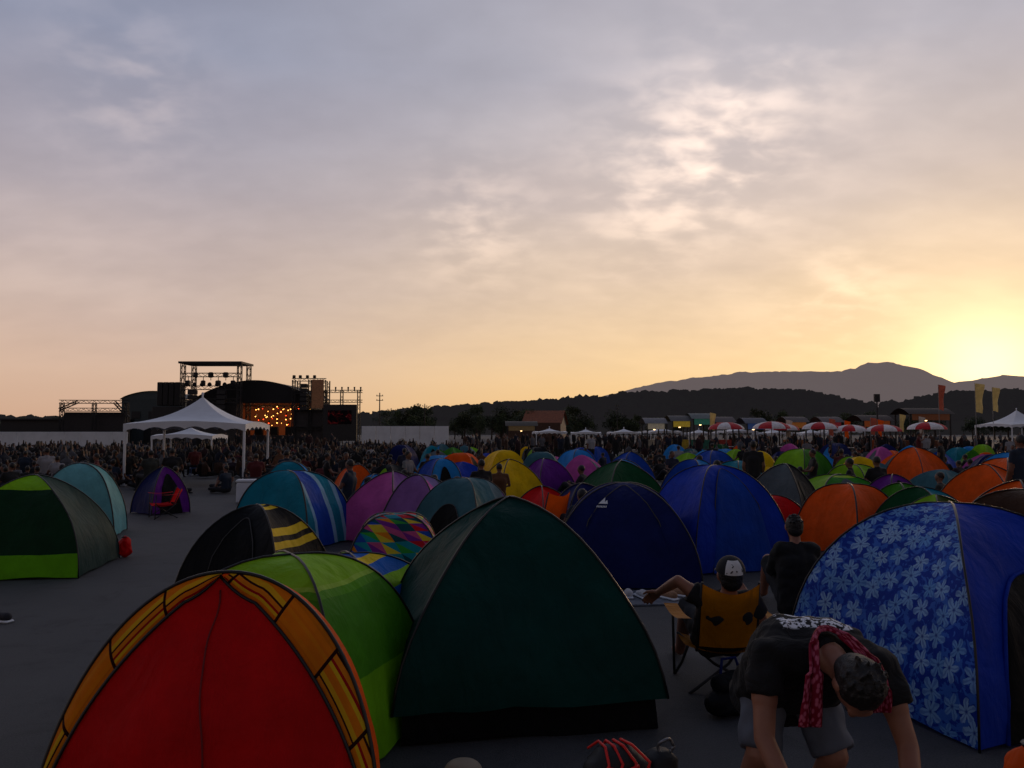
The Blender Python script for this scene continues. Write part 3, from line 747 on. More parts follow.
# ------------------------------------------------------------ camp furniture and small things
def camp_chair(x, y, rz, key, label, bh=.49, w=.26):
    root = empty('camp_chair', (x, y, 0), rz, label, 'chair')
    def fr(name, pts, r=.010):
        g = G(); g.tube(pts, r, 8); g.build(name, M_dark, root, True)
    for s_ in (-1, 1):
        fr('leg', [(s_*.27, -.22, 0), (s_*-.05, -.02, .14), (s_*-.26, .20, .30)])
        fr('leg', [(s_*.27, .24, 0), (s_*.27, 0, .15), (s_*.27, -.18, .30)])
        fr('back_post', [(s_*(w+.01), -.14, .26), (s_*(w+.01), -.22, .30+bh*.5), (s_*w, -.29, .31+bh)])
        fr('arm_post', [(s_*.28, .22, .0), (s_*.29, .21, .48)])
        surf('armrest', lambda u, v, s_=s_: V((s_*(.25+.10*v), -.24+.48*u, .50-.02*math.sin(pi*u)+.003*v)), 8, 3, fab(key), root)
    surf('seat', lambda u, v: V((-.26+.52*u, -.18+.40*v, .30-.05*math.sin(pi*u)-.02*math.sin(pi*v))), 12, 8, fab(key), root)
    surf('backrest', lambda u, v: V((-w+2*w*u, -.17-.13*v-.05*math.sin(pi*u), .30+bh*v-.06*math.sin(pi*u)*v)), 12, 10, fab(key), root)
camp_chair(1.46, 5.62, 0.0, 'mustard', 'low yellow folding camp chair with dark frame', bh=.44, w=.19)
camp_chair(-7.15, 16.3, 2.2, 'red', 'red folding camp chair beside purple tent', bh=.3, w=.2)
camp_chair(0.55, 12.9, 0.8, 'orange', 'orange folding camp chair between tents')
root = empty('stuff_sack', (-5.45, 11.2, 0), 0, 'small red stuff sack beside green tent', 'bag')
blob('sack', [('c', (0, 0, .1), (0, 0, .20), .10, .08, 's')], .02, {'s': fab('red')}, root, sm=2, disp=.03)
g = G(); g.tube([(.04*math.cos(i*pi/6), .04*math.sin(i*pi/6), .28) for i in range(13)], .008, 6); g.build('drawcord', M_pole, root, True)

def backpack():
    root = empty('backpack', (.44, 3.40, 0), 0.2, 'black backpack with red bungee cords on asphalt', 'backpack')
    bm = simple('black_nylon', c(20,21,24), .6, bump=.3, scale=14)
    blob('bag', [('c', (-.08, 0, .12), (-.07, 0, .32), .10, .085, 's'), ('c', (.08, 0, .12), (.07, 0, .32), .10, .085, 's'), ('c', (-.06, -.07, .12), (.06, -.07, .12), .07, .07, 's'), ('c', (-.03, 0, .36), (.03, .0, .36), .085, .08, 's')], .012, {'s': bm}, root, sm=2, disp=.008)
    rd = simple('red_cord', c(235,30,24), .5)
    for k_ in range(2):
        s_ = 1 if k_ else -1
        pts = [V((s_*.11*(1-2*(i % 2)), -.115 + (.045 if i > 3 else 0), .12+.045*i)) for i in range(7)]
        full = []
        for i in range(6):
            for j in range(5): full.append(pts[i].lerp(pts[i+1], j/5)+V((0, -.03*math.sin(pi*j/5), 0)))
        g = G(); g.tube(full, .007, 6); g.build('bungee_cord', rd, root, True)
    for s_ in (-1, 1):
        g = G(); g.tube([(s_*.07, .09, .1), (s_*.09, .15, .2), (s_*.08, .12, .34), (s_*.06, .03, .42)], .014, 6); g.build('strap', bm, root, True)
    for q in range(4):
        x_ = -.10+.065*q
        pp = [V((x_, -.10+abs(x_)*.2, .32)), V((x_*.9+.03, -.082, .39)), V((x_*.6, -.03, .445)), V((x_*.5-.02, .03, .448)), V((x_, .085, .40))]
        g = G(); g.tube([pp[min(3, int(a/6))].lerp(pp[min(3, int(a/6))+1], (a-6*min(3, int(a/6)))/6) for a in range(25)], .006, 6); g.build('bungee_cord', rd, root, True)
backpack()
def pouch():
    root = empty('camera_bag', (.64, 3.5, 0), 0.3, 'small black camera bag with grey ring', 'bag')
    bm = bpy.data.materials['black_nylon']
    g = G(); g.box((0, 0, .19), (.13, .12, .38), 0, 0, .03); g.build('bag', bm, root, True)
    g = G(); g.tube([(.02+.035*math.cos(i*pi/8), -.02+.01*math.sin(i), .395+.035*math.sin(i*pi/8)) for i in range(17)], .007, 6); g.build('ring', M_steel, root, True)
    g = G(); g.box((0, -.065, .26), (.12, .02, .1), 0, 0, .008); g.build('flap', M_dark, root)
pouch()
root = empty('bucket_hat', (-.24, 3.97, 0), 0, 'beige bucket hat lying on asphalt', 'hat')
mt = simple('beige_cotton', c(150,138,118), .9, bump=.2)
surf('crown', lambda u, v: V((.105*math.cos(2*pi*u)*math.cos(v*pi/2)**.45, .10*math.sin(2*pi*u)*math.cos(v*pi/2)**.45, .04+.10*math.sin(v*pi/2))), 24, 8, mt, root)
surf('brim', lambda u, v: V((math.cos(2*pi*u)*(.103+.055*v), math.sin(2*pi*u)*(.10+.055*v), .04-.035*v+.006*math.sin(6*pi*u)*v)), 24, 4, mt, root)
def shoe(x, y, rz, col, label, grp=None):
    root = empty('shoe', (x, y, 0.024 if grp else 0), rz, label, 'shoe', grp)
    blob('upper', [('c', (0, -.08, .05), (0, .0, .05), .042, .040, 's'), ('c', (0, 0, .045), (.0, .10, .03), .038, .028, 's')], .009, {'s': simple('shoe_fabric', col, .8)}, root, sm=1)
    g = G(); g.box((0, .01, .012), (.085, .27, .024), 0, 0, .01); g.build('sole', M_white, root)
shoe(-4.73, 7.4, 1.3, c(40,40,48), 'dark sneaker with white sole on asphalt')
for i, (x, y) in enumerate([(1.22, 8.4), (1.36, 8.35), (1.62, 8.3), (1.75, 8.45)]):
    shoe(x, y, .3*i, c(190, 190, 195) if i < 2 else c(160, 120, 90), 'pale sneaker outside the navy tent', 'shoes outside the tents')
g = G(); g.box((0, 0, .012), (1.3, .7, .02), 0, .1, .004); o = g.build('picnic_mat', simple('silver_mat', c(110,115,125), .5, .2, bump=.5, scale=20)); o.location = (1.5, 8.42, 0); tag(o, 'silver picnic mat laid before navy tent', 'mat')
root = empty('stuff_sack', (2.14, 3.3, 0), 0, 'bright orange stuff sack standing on asphalt', 'bag')
blob('sack', [('c', (0, 0, .14), (0, 0, .36), .13, .12, 's')], .015, {'s': fab('orange')}, root, sm=2, disp=.02)
g = G(); g.tube([(.05*math.cos(i*pi/6), .05*math.sin(i*pi/6), .475) for i in range(13)], .008, 6); g.build('drawcord', M_pole, root, True)
root = empty('cooler_box', (-6.6, 19.8, 0), .2, 'white cooler box standing on the asphalt', 'cooler')
g = G(); g.box((0, 0, .25), (.5, .36, .5), 0, 0, .03); g.build('box', M_white, root)
g = G(); g.box((0, 0, .54), (.53, .39, .07), 0, 0, .02); g.build('lid', M_wall, root)
g = G(); g.tube([(-.27, -.05, .45), (-.31, -.05, .62), (.31, -.05, .62), (.27, -.05, .45)], .012); g.build('handle', M_dark, root)
root = empty('tote_bag', (1.36, 5.0, 0), .4, 'dark tote bag beside the camp chair', 'bag')
blob('sack', [('c', (-.1, 0, .08), (.1, 0, .08), .08, .08, 's'), ('c', (-.08, 0, .2), (.08, 0, .2), .06, .06, 's')], .014, {'s': fab('black')}, root, sm=2, disp=.02)
g = G(); g.tube([(-.08, 0, .24), (-.05, .02, .34), (.05, .02, .34), (.08, 0, .24)], .01); g.build('handle', fab('navy'), root)

# ------------------------------------------------------------ canopies, umbrellas, stalls
def marquee(x, y, rz, w, eave, peak, label, group=None):
    root = empty('canopy_tent', (x, y, 0), rz, label, 'canopy', group)
    h = w/2
    cs = [V((-h, -h, 0)), V((h, -h, 0)), V((h, h, 0)), V((-h, h, 0))]
    def rf(u, v):
        k_ = int(min(3.999, u*4)); s_ = u*4-k_
        p = cs[k_ % 4].lerp(cs[(k_+1) % 4], s_)*(1-v*.985); p.z = eave+(peak-eave)*(v*.40+.60*v**2.8)+.10*math.sin(pi*s_)*(1-v)*max(0, 1-v*2)
        return p
    surf('roof', rf, 40, 12, M_white, root, smooth=False)
    def vf(u, v):
        k_ = int(min(3.999, u*4)); s_ = u*4-k_
        p = cs[k_ % 4].lerp(cs[(k_+1) % 4], s_); p.z = eave+.10*math.sin(pi*s_)*1-.26*v*(1-.35*abs(math.sin(s_*pi*6))); return p
    surf('valance', vf, 96, 2, M_white, root, smooth=False)
    for i in (-1, 1):
        for j in (-1, 1):
            g = G(); g.cyl((i*(h-.05), j*(h-.05), 0), (i*(h-.05), j*(h-.05), eave), .045, n=8); g.box((i*(h-.05), j*(h-.05), .02), (.16, .16, .04)); g.build('leg', M_wall, root)
    g = G(); g.cyl((0, 0, peak-.02), (0, 0, peak+.12), .03); g.ell((0, 0, peak+.14), (.05, .05, .05)); g.build('finial', M_white, root)
    return root
marquee(-11.0, 28, 0.10, 3.9, 2.02, 2.98, 'white peaked canopy tent on metal legs')
marquee(-17.9, 44, 0.1, 3.2, 1.55, 2.0, 'small white canopy tent in the crowd')
mq = marquee(3.6, 76, 0.1, 3.0, 1.75, 2.12, 'low white stall canopy in a row', 'row of white stall canopies')
for i in range(8): dup(mq, (3.6+3.5*(i+1), 76+R.uniform(-2, 2), 0), R.uniform(-.1, .2), R.uniform(.9, 1.1))
marquee(38.4, 60, 0.1, 4.0, 2.3, 3.4, 'white peaked canopy tent near the flags')

M_ured = simple('umbrella_red', c(190,30,40), .7); M_uw = simple('umbrella_white', c(225,220,220), .7)
def umbrella(x, y):
    root = empty('parasol', (x, y, 0), 0, 'red and white panelled parasol over a table', 'parasol', 'red and white parasols')
    surf('canopy', lambda u, v: V((1.25*math.cos(2*pi*u)*math.cos(v*pi/2), 1.25*math.sin(2*pi*u)*math.cos(v*pi/2), 1.95+.5*math.sin(v*pi/2))), 32, 6, [M_ured, M_uw], root, mi=lambda u, v: int(u*8) % 2, smooth=False)
    g = G(); g.cyl((0, 0, 0), (0, 0, 2.5), .025); g.cyl((0, 0, 0), (0, 0, .08), .25, .22, 12); g.build('pole', M_steel, root)
    g = G(); g.cyl((0, 0, .72), (0, 0, .75), .5, .5, 16); g.build('table_top', M_uw, root)
    return root
um = umbrella(15.2, 56)
for px in (18.0, 19.6, 21.6, 23.4, 25.2, 28.2): dup(um, (px*1.0, 56+R.uniform(-3, 3), 0), R.uniform(0, 1), R.uniform(.92, 1.04))

def flag(x, y, h, w, fh, mat, lab):
    root = empty('banner_flag', (x, y, 0), .1, lab, 'flag', 'banner flags at the stalls')
    g = G(); g.cyl((0, 0, 0), (0, 0, h), .03, .015); g.cyl((0, 0, 0), (0, 0, .06), .22); g.build('pole', M_steel, root)
    surf('cloth', lambda u, v: V((.02+w*u*(1-.25*v*abs(math.sin(v*4))), .14*math.sin(u*5+v*4)*u, h-.03-fh*v-.1*u*u)), 6, 12, mat, root)
flag(32.5, 60, 5.4, .5, 1.9, fab('palered'), 'tall narrow faded red banner flag on pole')
flag(35.3, 60, 5.5, .7, 2.2, fab('paleyellow'), 'tall narrow pale yellow banner flag on pole')
flag(36.6, 60, 5.2, .55, 1.8, fab('paleyellow'), 'tall narrow pale yellow banner flag on pole')
for x_, kk, nm in ((22.9, 'palered', 'faded red'), (24.0, 'orange', 'orange'), (25.9, 'palered', 'faded red'), (19.8, 'palewhite', 'cream'), (14.3, 'paleyellow', 'pale yellow'), (28.0, 'paleyellow', 'pale yellow'), (26.4, 'orange', 'orange'), (29.4, 'palewhite', 'cream')):
    flag(x_, 57, R.uniform(2.6, 3.3), .4, 1.2, fab(kk), 'narrow %s banner flag on pole' % nm)
g = G(); g.cyl((0, 0, 0), (0, 0, 4.6), .06); g.box((0, 0, 4.35), (.4, .2, .6)); o = g.build('loudspeaker_pole', M_dark); o.location = (27.8, 60, 0); tag(o, 'dark loudspeaker mounted on a tall pole', 'pole')

def stall(x, y, w, h, wallc, roofc, lab, gl=.12):
    root = empty('market_stall', (x, y, 0), .05, lab, 'stall', 'food stalls')
    g = G(); g.box((0, .9, .55), (w, .6, 1.1), 0, 0, .02); g.build('counter', simple('stall_counter', wallc), root)
    for i in (-1, 1):
        for j in (0, 2.2):
            g = G(); g.box((i*(w/2-.06), j, h/2), (.1, .1, h)); g.build('post', M_dark, root)
    surf('roof', lambda u, v: V((-w/2-.2+(w+.4)*u, -.3+2.9*v, h+.5*math.sin(pi*v))), 6, 8, simple('stall_roof', roofc), root, smooth=False)
    g = G(); g.box((0, -.12, h-.25), (w*.9, .06, .5), 0, 0, .01); g.build('signboard', simple('stall_sign', wallc, emit=wallc, es=gl), root)
    g = G(); g.ell((0, .6, h-.5), (.1, .1, .06)); g.build('lamp', simple('stall_lamp', c(255,220,160), emit=c(255,205,140), es=5), root)
for (x_, h_, a_, b_, l_) in ((14.6,2.7,c(210,180,60),c(90,90,90),'yellow'),(16.4,2.9,c(60,130,110),c(110,120,120),'green'),(18.3,2.6,c(170,60,50),c(100,90,90),'red'),(12.4,2.5,c(180,170,150),c(120,120,125),'cream'),(21,2.5,c(60,90,150),c(90,95,110),'blue'),(24.6,2.6,c(180,110,50),c(90,80,80),'orange'),(27.6,2.6,c(160,50,60),c(100,90,90),'dark red')):
    stall(x_, 68, 1.6, h_, a_, b_, 'food stall with %s signboard' % l_)
stall(33.4, 63, 3.4, 3.2, c(110,64,40), c(60,46,38), 'timber food stall with brown roof')
stall(30.5, 66, 2.4, 2.7, c(170,84,40), c(70,56,50), 'food stall with orange signboard')
stall(1.0, 82, 3.0, 2.4, c(110,90,60), c(80,74,66), 'low food stall with tan signboard')

# ------------------------------------------------------------ stage area
M_glow = simple('stage_lamp_glow', c(255,190,110), emit=c(255,170,80), es=6)
M_glow2 = simple('stage_lamp_red', c(255,90,50), emit=c(255,70,30), es=4)
M_drop = simple('stage_backdrop_glow', c(60,34,26), emit=c(170,76,36), es=.14, scale=1.4, var=.7)  # backdrop emits faint orange, standing in for warm stage light on it
st = empty('concert_stage', (-29, 90, 0), 0, 'concert stage with dark arched roof and warm lights', 'stage')
g = G(); g.box((0, 4, .7), (12.5, 9, 1.4)); g.build('deck', M_dark, st)
rh = lambda u: 5.3+2.3*math.sin(pi*(.04+.92*u))**.8
surf('roof', lambda u, v: V((-6.4+12.8*u, -1.5+10*v, rh(u))), 30, 6, simple('stage_roof', c(24,24,28)), st)
surf('fascia', lambda u, v: V((-6.4+12.8*u, -1.55, rh(u)+(5.0-rh(u))*v)), 30, 2, simple('stage_fascia', c(22,21,24)), st)
g = G(); g.box((0, 8.2, 3.2), (12.2, .2, 4.4)); g.build('backdrop', M_drop, st)
g = G(); g.box((-4.4, -1.2, 3.2), (3.8, .15, 3.9)); g.build('side_curtain', simple('stage_curtain', c(26,25,28)), st)
g = G(); g.box((-6.3, 3.4, 3.2), (.1, 9, 4.2)); g.build('side_wall', bpy.data.materials['stage_curtain'], st)
g = G(); g.box((6.3, 3.4, 3.2), (.1, 9, 4.2)); g.build('side_wall', bpy.data.materials['stage_curtain'], st)
for x_ in (-6.1, 6.1):
    for y_ in (-1, 7.6):
        g = G(); g.truss((x_, y_, 0), (x_, y_, 5.4), .45, .05); g.build('truss_tower', M_dark, st)
for y_, z_ in ((-.6, 4.9), (3, 5.0), (6, 4.8)):
    g = G(); g.truss((-6, y_, z_), (6, y_, z_), .4, .04); g.build('roof_truss', M_dark, st)
for i in range(60):
    x_ = R.uniform(-2.3, 5.8); y_ = R.choice([-.6, 3, 6]); z_ = R.choice([4.55, 4.5, 4.1, 3.7, 3.2, 2.7])+R.uniform(-.15, .15)
    g = G(); g.cyl((x_, y_+.25, z_+.3), (x_, y_-.05, z_), .06, .10, 8); h_ = g.build('spotlight', M_dark, st)
    q = R.uniform(.03, .075); g = G(); g.ell((x_, y_-.08, z_), (q, .04, q)); g.build('lens', M_glow if R.random() < .75 else M_glow2, h_)
for i in range(5):
    g = G(); g.box((-2.6+1.8*i, 3, 1.9), (.9, .6, 1.0), 0, 0, .05); g.build('amplifier', M_dark, st)
for (dx, col, e) in ((-.5, (1, .5, .2), 90), (3.5, (1, .42, .15), 130)):
    l = bpy.data.lights.new('stage_wash', 'POINT'); l.energy = e; l.color = col; l.shadow_soft_size = .4
    lo = obj('stage_wash_light', l, st); lo.location = (dx, 4, 4.2)

tw_ = empty('lighting_tower', (-32.9, 86, 0), 0, 'tall scaffold lighting tower with flat roof', 'tower')
for x_ in (-3.1, 3.1):
    for y_ in (0, 3):
        g = G(); g.truss((x_, y_, 0), (x_, y_, 9.2), .4, .05); g.build('leg', M_dark, tw_)
g = G(); g.box((0, 1.5, 9.35), (6.9, 4, .22)); g.build('roof', M_dark, tw_)
for z_ in (8.0, 6.6, 5.2):
    g = G(); g.truss((-3.1, 0, z_), (3.1, 0, z_), .4, .045); g.build('crossbeam', M_dark, tw_)
for i in range(7):
    x_ = -2.5+.82*i; g = G(); g.cyl((x_, 0, 7.8), (x_, 0, 7.4), .04); g.box((x_, -.05, 7.1+.9*(i % 2)), (.42, .5, .6), 0, .3*i, .08); g.cyl((x_, -.3, 7.0), (x_+.1, -.6, 6.9), .2, .24, 8); g.build('moving_light', M_dark, tw_)
for i in range(2):
    g = G(); x_ = -2.0+3.2*i
    for q in range(5): g.box((x_, 0, 6.1-.55*q), (.9, .6, .5), 0, 0, .05)
    g.build('line_array', M_dark, tw_)
g = G(); g.box((0, 1.2, 2.8), (6.2, .15, 4.4)); g.build('scrim', simple('scrim_grey', c(52,48,50)), tw_)
sp_ = empty('speaker_stack', (-38.1, 88, 0), 0, 'dark speaker stack on scaffold beside stage', 'speaker')
g = G(); g.box((0, 0, 2.3), (3.1, 2.4, 4.6), 0, 0, .05); g.build('riser', M_dark, sp_)
M_spk = simple('speaker_black', c(28,26,28))
for i in range(4):
    g = G(); g.box((-.95+.64*i, -.1, 6.0), (.58, 1.4, 2.6), 0, 0, .06); g.build('speaker_cabinet', M_spk, sp_)

sc_ = empty('scaffold_tower', (-22.8, 88, 0), 0, 'scaffold tower with banner and hanging speakers', 'scaffold')
for x_ in (-1.6, 0.2, 1.8):
    for y_ in (0, 2):
        g = G(); g.truss((x_, y_, 0), (x_, y_, 7.6), .3, .04); g.build('leg', M_dark, sc_)
for z_ in (2.2, 4.3, 6.2, 7.6):
    g = G(); g.truss((-1.8, 0, z_), (2.0, 0, z_), .3, .04); g.build('crossbeam', M_dark, sc_)
g = G(); g.box((1.15, -.3, 6.0), (1.3, .15, 3.2), 0, 0, .02); g.build('banner', simple('tan_banner', c(185,132,92)), sc_)
g = G(); g.box((0, .3, 2.2), (3.4, .1, 4.2)); g.build('scrim', bpy.data.materials['scrim_grey'], sc_)
g = G()
for q in range(6): g.box((-.35, -.4, 6.9-.5*q), (.75, .6, .45), 0, 0, .05)
g.build('line_array', M_dark, sc_)
g = G()
for x_ in (-1.7, -1.0, -.2, .6): g.box((x_, .4, 7.95), (.3, .3, .4), 0, 0, .05)
g.build('floodlight_row', M_dark, sc_)

m, t, out = newmat('led_screen')
tc = t.n('ShaderNodeTexCoord'); nz = t.noise(tc.outputs['Object'], 1.6, 3, .6, 1.5)
em = t.n('ShaderNodeEmission'); t.put(em.inputs[0], t.ramp(nz, [(.5, c(10,8,12)), (.62, c(70,14,20)), (.70, c(120,36,36)), (.78, c(100,90,100))])); em.inputs[1].default_value = .25
t.put(out.inputs[0], em.outputs[0])
vs_ = empty('video_screen', (-19.0, 87, 0), 0, 'large dark video screen in scaffold frame', 'screen')
g = G(); g.box((0, .2, 2.8), (3.7, .5, 4.0), 0, 0, .05); g.build('housing', M_dark, vs_)
g = G(); g.box((0, -.08, 3.4), (2.6, .04, 1.5)); g.build('display', m, vs_)
for x_ in (-1.9, 0, 1.9):
    g = G(); g.truss((x_, .9, 0), (x_, .9, 6.4), .28, .035); g.build('leg', M_dark, vs_)
for z_ in (5.2, 6.3):
    g = G(); g.truss((-2.4, .9, z_), (2.3, .9, z_), .28, .035); g.build('crossbeam', M_dark, vs_)
g = G()
for i in range(7): g.cyl((-2.1+.7*i, .9, 6.3), (-2.1+.7*i, .9, 6.8), .05, .1)
g.build('floodlight_row', M_dark, vs_)

fr_ = empty('truss_frame', (-53, 100, 0), .1, 'low flat truss frame beside the stage', 'scaffold')
for x_ in (-3.9, 0, 3.9):
    g = G(); g.truss((x_, 0, 0), (x_, 0, 5.5), .4, .05); g.build('leg', M_dark, fr_)
for z_ in (5.6, 4.6):
    g = G(); g.truss((-4.2, 0, z_), (4.2, 0, z_), .4, .05); g.build('crossbeam', M_dark, fr_)
g = G(); g.truss((-4.2, 0, 4.6), (-2.0, 0, 5.6), .3, .05); g.truss((4.2, 0, 3.6), (2.4, 0, 5.6), .3, .05); g.build('brace', M_dark, fr_)
g = G(); g.box((0, 1, 2.2), (8, .1, 4.2)); g.build('scrim', bpy.data.materials['scrim_grey'], fr_)

hl = empty('exhibition_hall', (-51.0, 112, 0), 0, 'dark grey green hall with shallow curved roof', 'building')
g = G(); g.box((0, 5, 3.2), (9.0, 10, 6.4)); g.build('wall', simple('hall_wall', c(62,72,74), var=.12), hl)
surf('roof', lambda u, v: V((-4.7+9.4*u, -.3+10.6*v, 6.42+1.2*math.sin(pi*u)**.7)), 16, 4, simple('hall_roof', c(74,82,86)), hl)
g = G(); g.add([(-4.65, -.02, 6.4), (4.65, -.02, 6.4)]+[(4.65-9.3*i/12, -.02, 6.4+1.18*math.sin(pi*i/12)**.7) for i in range(1, 12)], [tuple(range(13))]); g.build('gable', simple('hall_gable', c(70,80,82)), hl)
for i in range(3):
    g = G(); g.box((-2.4+2.4*i, -.05, 4.2), (1.2, .1, 1.0)); g.build('window', M_dark, hl)
g = G(); g.box((0, -.05, 1.5), (2.4, .1, 3)); g.build('door', M_dark, hl)
hb = empty('low_building', (-62, 108, 0), 0, 'long low dark building with flat roof', 'building')
g = G(); g.box((0, 4, 1.7), (16, 8, 3.4)); g.build('wall', M_dark, hb); g = G(); g.box((0, 4, 3.5), (16.8, 8.8, .2)); g.build('roof', M_dark, hb)

def hoarding(x0, x1, y, h, n_, lab):
    root = empty('site_wall', ((x0+x1)/2, y, 0), 0, lab, 'wall'); w = (x1-x0)/n_
    for i in range(n_):
        g = G(); g.box((x0-(x0+x1)/2+w*(i+.5), 0, h/2), (w-.04, .08, h), 0, 0, .01); g.build('panel', M_wall, root)
    g = G(); g.box((0, .08, h-.1), (x1-x0, .08, .1)); g.build('rail', M_steel, root)
hoarding(-46, -32.6, 67, 1.78, 10, 'long white panel wall behind the crowd')
hoarding(-16.2, -6.8, 85, 2.4, 6, 'white panel wall beside the video screen')
ct = empty('shipping_container', (2.5, 92, 0), .05, 'brown shipping container beside the stalls', 'container')
g = G(); g.box((0, 0, 1.5), (6, 2.4, 2.7))
for i in range(20): g.box((-2.85+.3*i, -1.22, 1.5), (.12, .06, 2.5))
g.build('shell', simple('container_brown', c(86,60,46)), ct)
M_cd = simple('container_door', c(86,58,42))
for i in (-1, 1):
    g = G(); g.box((3.02, i*.58, 1.5), (.05, 1.1, 2.4)); g.build('door', M_cd, ct)

hs = empty('house', (5.2, 138, 0), -.25, 'house with orange brown gabled roof near trees', 'house')
g = G(); g.box((0, 3, 1.7), (6.4, 6, 3.4)); g.add([(-3.2, 0, 3.4), (-3.2, 6, 3.4), (-3.2, 3, 5.4)], [(0, 1, 2)]); g.add([(3.2, 0, 3.4), (3.2, 6, 3.4), (3.2, 3, 5.4)], [(0, 1, 2)])
g.build('wall', simple('house_wall', c(130,118,106)), hs)
g = G(); g.add([(-3.6, -.5, 3.15), (3.6, -.5, 3.15), (3.6, 3, 5.6), (-3.6, 3, 5.6), (-3.6, 6.5, 3.15), (3.6, 6.5, 3.15)], [(0, 1, 2, 3), (3, 2, 5, 4)]); g.build('roof', simple('roof_tile_orange', c(140,82,52), var=.3, scale=3), hs)
for i in range(3):
    g = G(); g.box((-2.2+2.0*i, -.04, 2.0), (1.0, .08, 1.1)); g.build('window', M_dark, hs)
g = G(); g.box((2.7, -.04, 1.1), (.7, .08, 2.2)); g.build('door', M_dark, hs)

def upole(x, y, h):
    root = empty('utility_pole', (x, y, 0), 0, 'concrete utility pole with two crossarms', 'pole', 'utility poles')
    g = G(); g.cyl((0, 0, 0), (0, 0, h), .12, .08); g.build('post', M_dark, root)
    for z_ in (.5, 1.2):
        g = G(); g.box((0, 0, h-z_), (1.1, .10, .10)); [g.cyl((i*.45, 0, h-z_), (i*.45, 0, h-z_+.2), .05) for i in (-1, 0, 1)]; g.build('crossarm', M_dark, root)
    return root
up0 = upole(-21.0, 125, 8.0)
for x_, y_, s_ in ((-15.5, 140, .85), (-26.3, 120, .6), (20, 150, .9)): dup(up0, (x_, y_, 0), .2, s_)

# ------------------------------------------------------------ terrain, trees, hills
def asphalt():
    m, t, out = newmat('asphalt')
    g_ = t.n('ShaderNodeNewGeometry'); pos = g_.outputs['Position']
    n1 = t.noise(pos, .35, 5, .6); n2 = t.noise(pos, 90, 3, .7); n3 = t.noise(pos, 2.4, 6, .7, .6)
    base = t.ramp(n1, [(.3, c(48,49,52)), (.7, c(70,71,74))])
    base = t.mix(t.mr(n3, .50, .66, 0, .6), base, c(36,37,40))
    base = t.mix(t.mr(n2, .35, .75, 0, .5), base, c(90,90,90))
    n4 = t.noise(t.vm('MULTIPLY', pos, (.5, .12, 1)), 1.0, 5, .6)
    base = t.mix(t.mr(n4, .5, .75, 0, .4), base, c(96,96,97))
    p = t.n('ShaderNodeBsdfPrincipled'); t.put(p.inputs['Base Color'], base); p.inputs['Roughness'].default_value = .8
    b = t.n('ShaderNodeBump'); b.inputs['Strength'].default_value = .6; b.inputs['Distance'].default_value = .012
    t.put(b.inputs['Height'], n2); t.put(p.inputs['Normal'], b.outputs[0]); t.put(out.inputs[0], p.outputs[0]); return m
g = G(); ns = 8; sz = 9000
g.add([(-sz+2*sz*i/ns, -sz+2*sz*j/ns, 0) for j in range(ns+1) for i in range(ns+1)], [(j*(ns+1)+i, j*(ns+1)+i+1, (j+1)*(ns+1)+i+1, (j+1)*(ns+1)+i) for j in range(ns) for i in range(ns)])
structure(g.build('ground', asphalt()))

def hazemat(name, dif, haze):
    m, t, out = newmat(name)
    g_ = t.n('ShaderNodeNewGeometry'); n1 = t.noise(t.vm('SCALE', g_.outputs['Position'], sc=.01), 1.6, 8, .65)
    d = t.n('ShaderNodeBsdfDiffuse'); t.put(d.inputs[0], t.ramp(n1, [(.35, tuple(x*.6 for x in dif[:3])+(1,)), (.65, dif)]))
    e = t.n('ShaderNodeEmission'); e.inputs[0].default_value = haze; a = t.n('ShaderNodeAddShader')  # aerial haze put into the material as an even emission
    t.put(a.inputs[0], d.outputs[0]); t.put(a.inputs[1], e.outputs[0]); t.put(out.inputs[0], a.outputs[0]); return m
def interp(tab, x):
    for (a, va), (b, vb) in zip(tab, tab[1:]):
        if a <= x <= b:
            q = (x-a)/(b-a); return va+(vb-va)*q
    return tab[0][1] if x < tab[0][0] else tab[-1][1]
far = [(-1.4, -.002), (.02, .0), (.11, .045), (.18, .062), (.24, .070), (.30, .077), (.37, .077), (.42, .078), (.438, .081), (.447, .0865), (.452, .0885), (.478, .0885), (.484, .0865), (.50, .084), (.515, .079), (.54, .067), (.565, .062), (.59, .068), (.62, .072), (.66, .070), (.75, .08), (.9, .06), (1.4, .05)]
def mount(name, D, depth, tab, amp, mat, nu, nv, b0, b1):
    def fn(u, v):
        b = b0+(b1-b0)*u; prof = math.sin(pi*min(1, max(0, v)))**.8
        d = D+depth*(v-.5); hc = max(0, interp(tab, b))*D
        x = b*D+ (v-.5)*depth*.1
        nn = noise.fractal(V((x, d, 0))/(D*.02), 1.0, 2.0, 6)
        return V((x, d, hc*prof+amp*nn*prof*min(1, hc/(D*.02)) - (1 if v in (0, 1) else 0)))
    return structure(surf(name, fn, nu, nv, mat))
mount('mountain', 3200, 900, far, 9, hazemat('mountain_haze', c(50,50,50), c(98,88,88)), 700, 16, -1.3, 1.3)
near = [(-1.4, .012), (-.66, .016), (-.3, .015), (-.17, .022), (-.1, .03), (-.02, .036), (.06, .042), (.14, .051), (.22, .054), (.30, .058), (.36, .056), (.40, .045), (.44, .036), (.49, .038), (.54, .050), (.60, .056), (.66, .054), (1.4, .04)]
M_wood = hazemat('woodland_haze', c(28,34,22), c(27,25,28))  # dark woods with a weaker haze emission added
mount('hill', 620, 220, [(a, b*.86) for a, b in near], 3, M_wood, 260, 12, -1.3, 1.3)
g = G(); g.ell((0, 0, 0), (1, 1, 1), n=7, m=5)
bv = [V(p) for p in g.v]; bf_ = g.f
W_ = G()
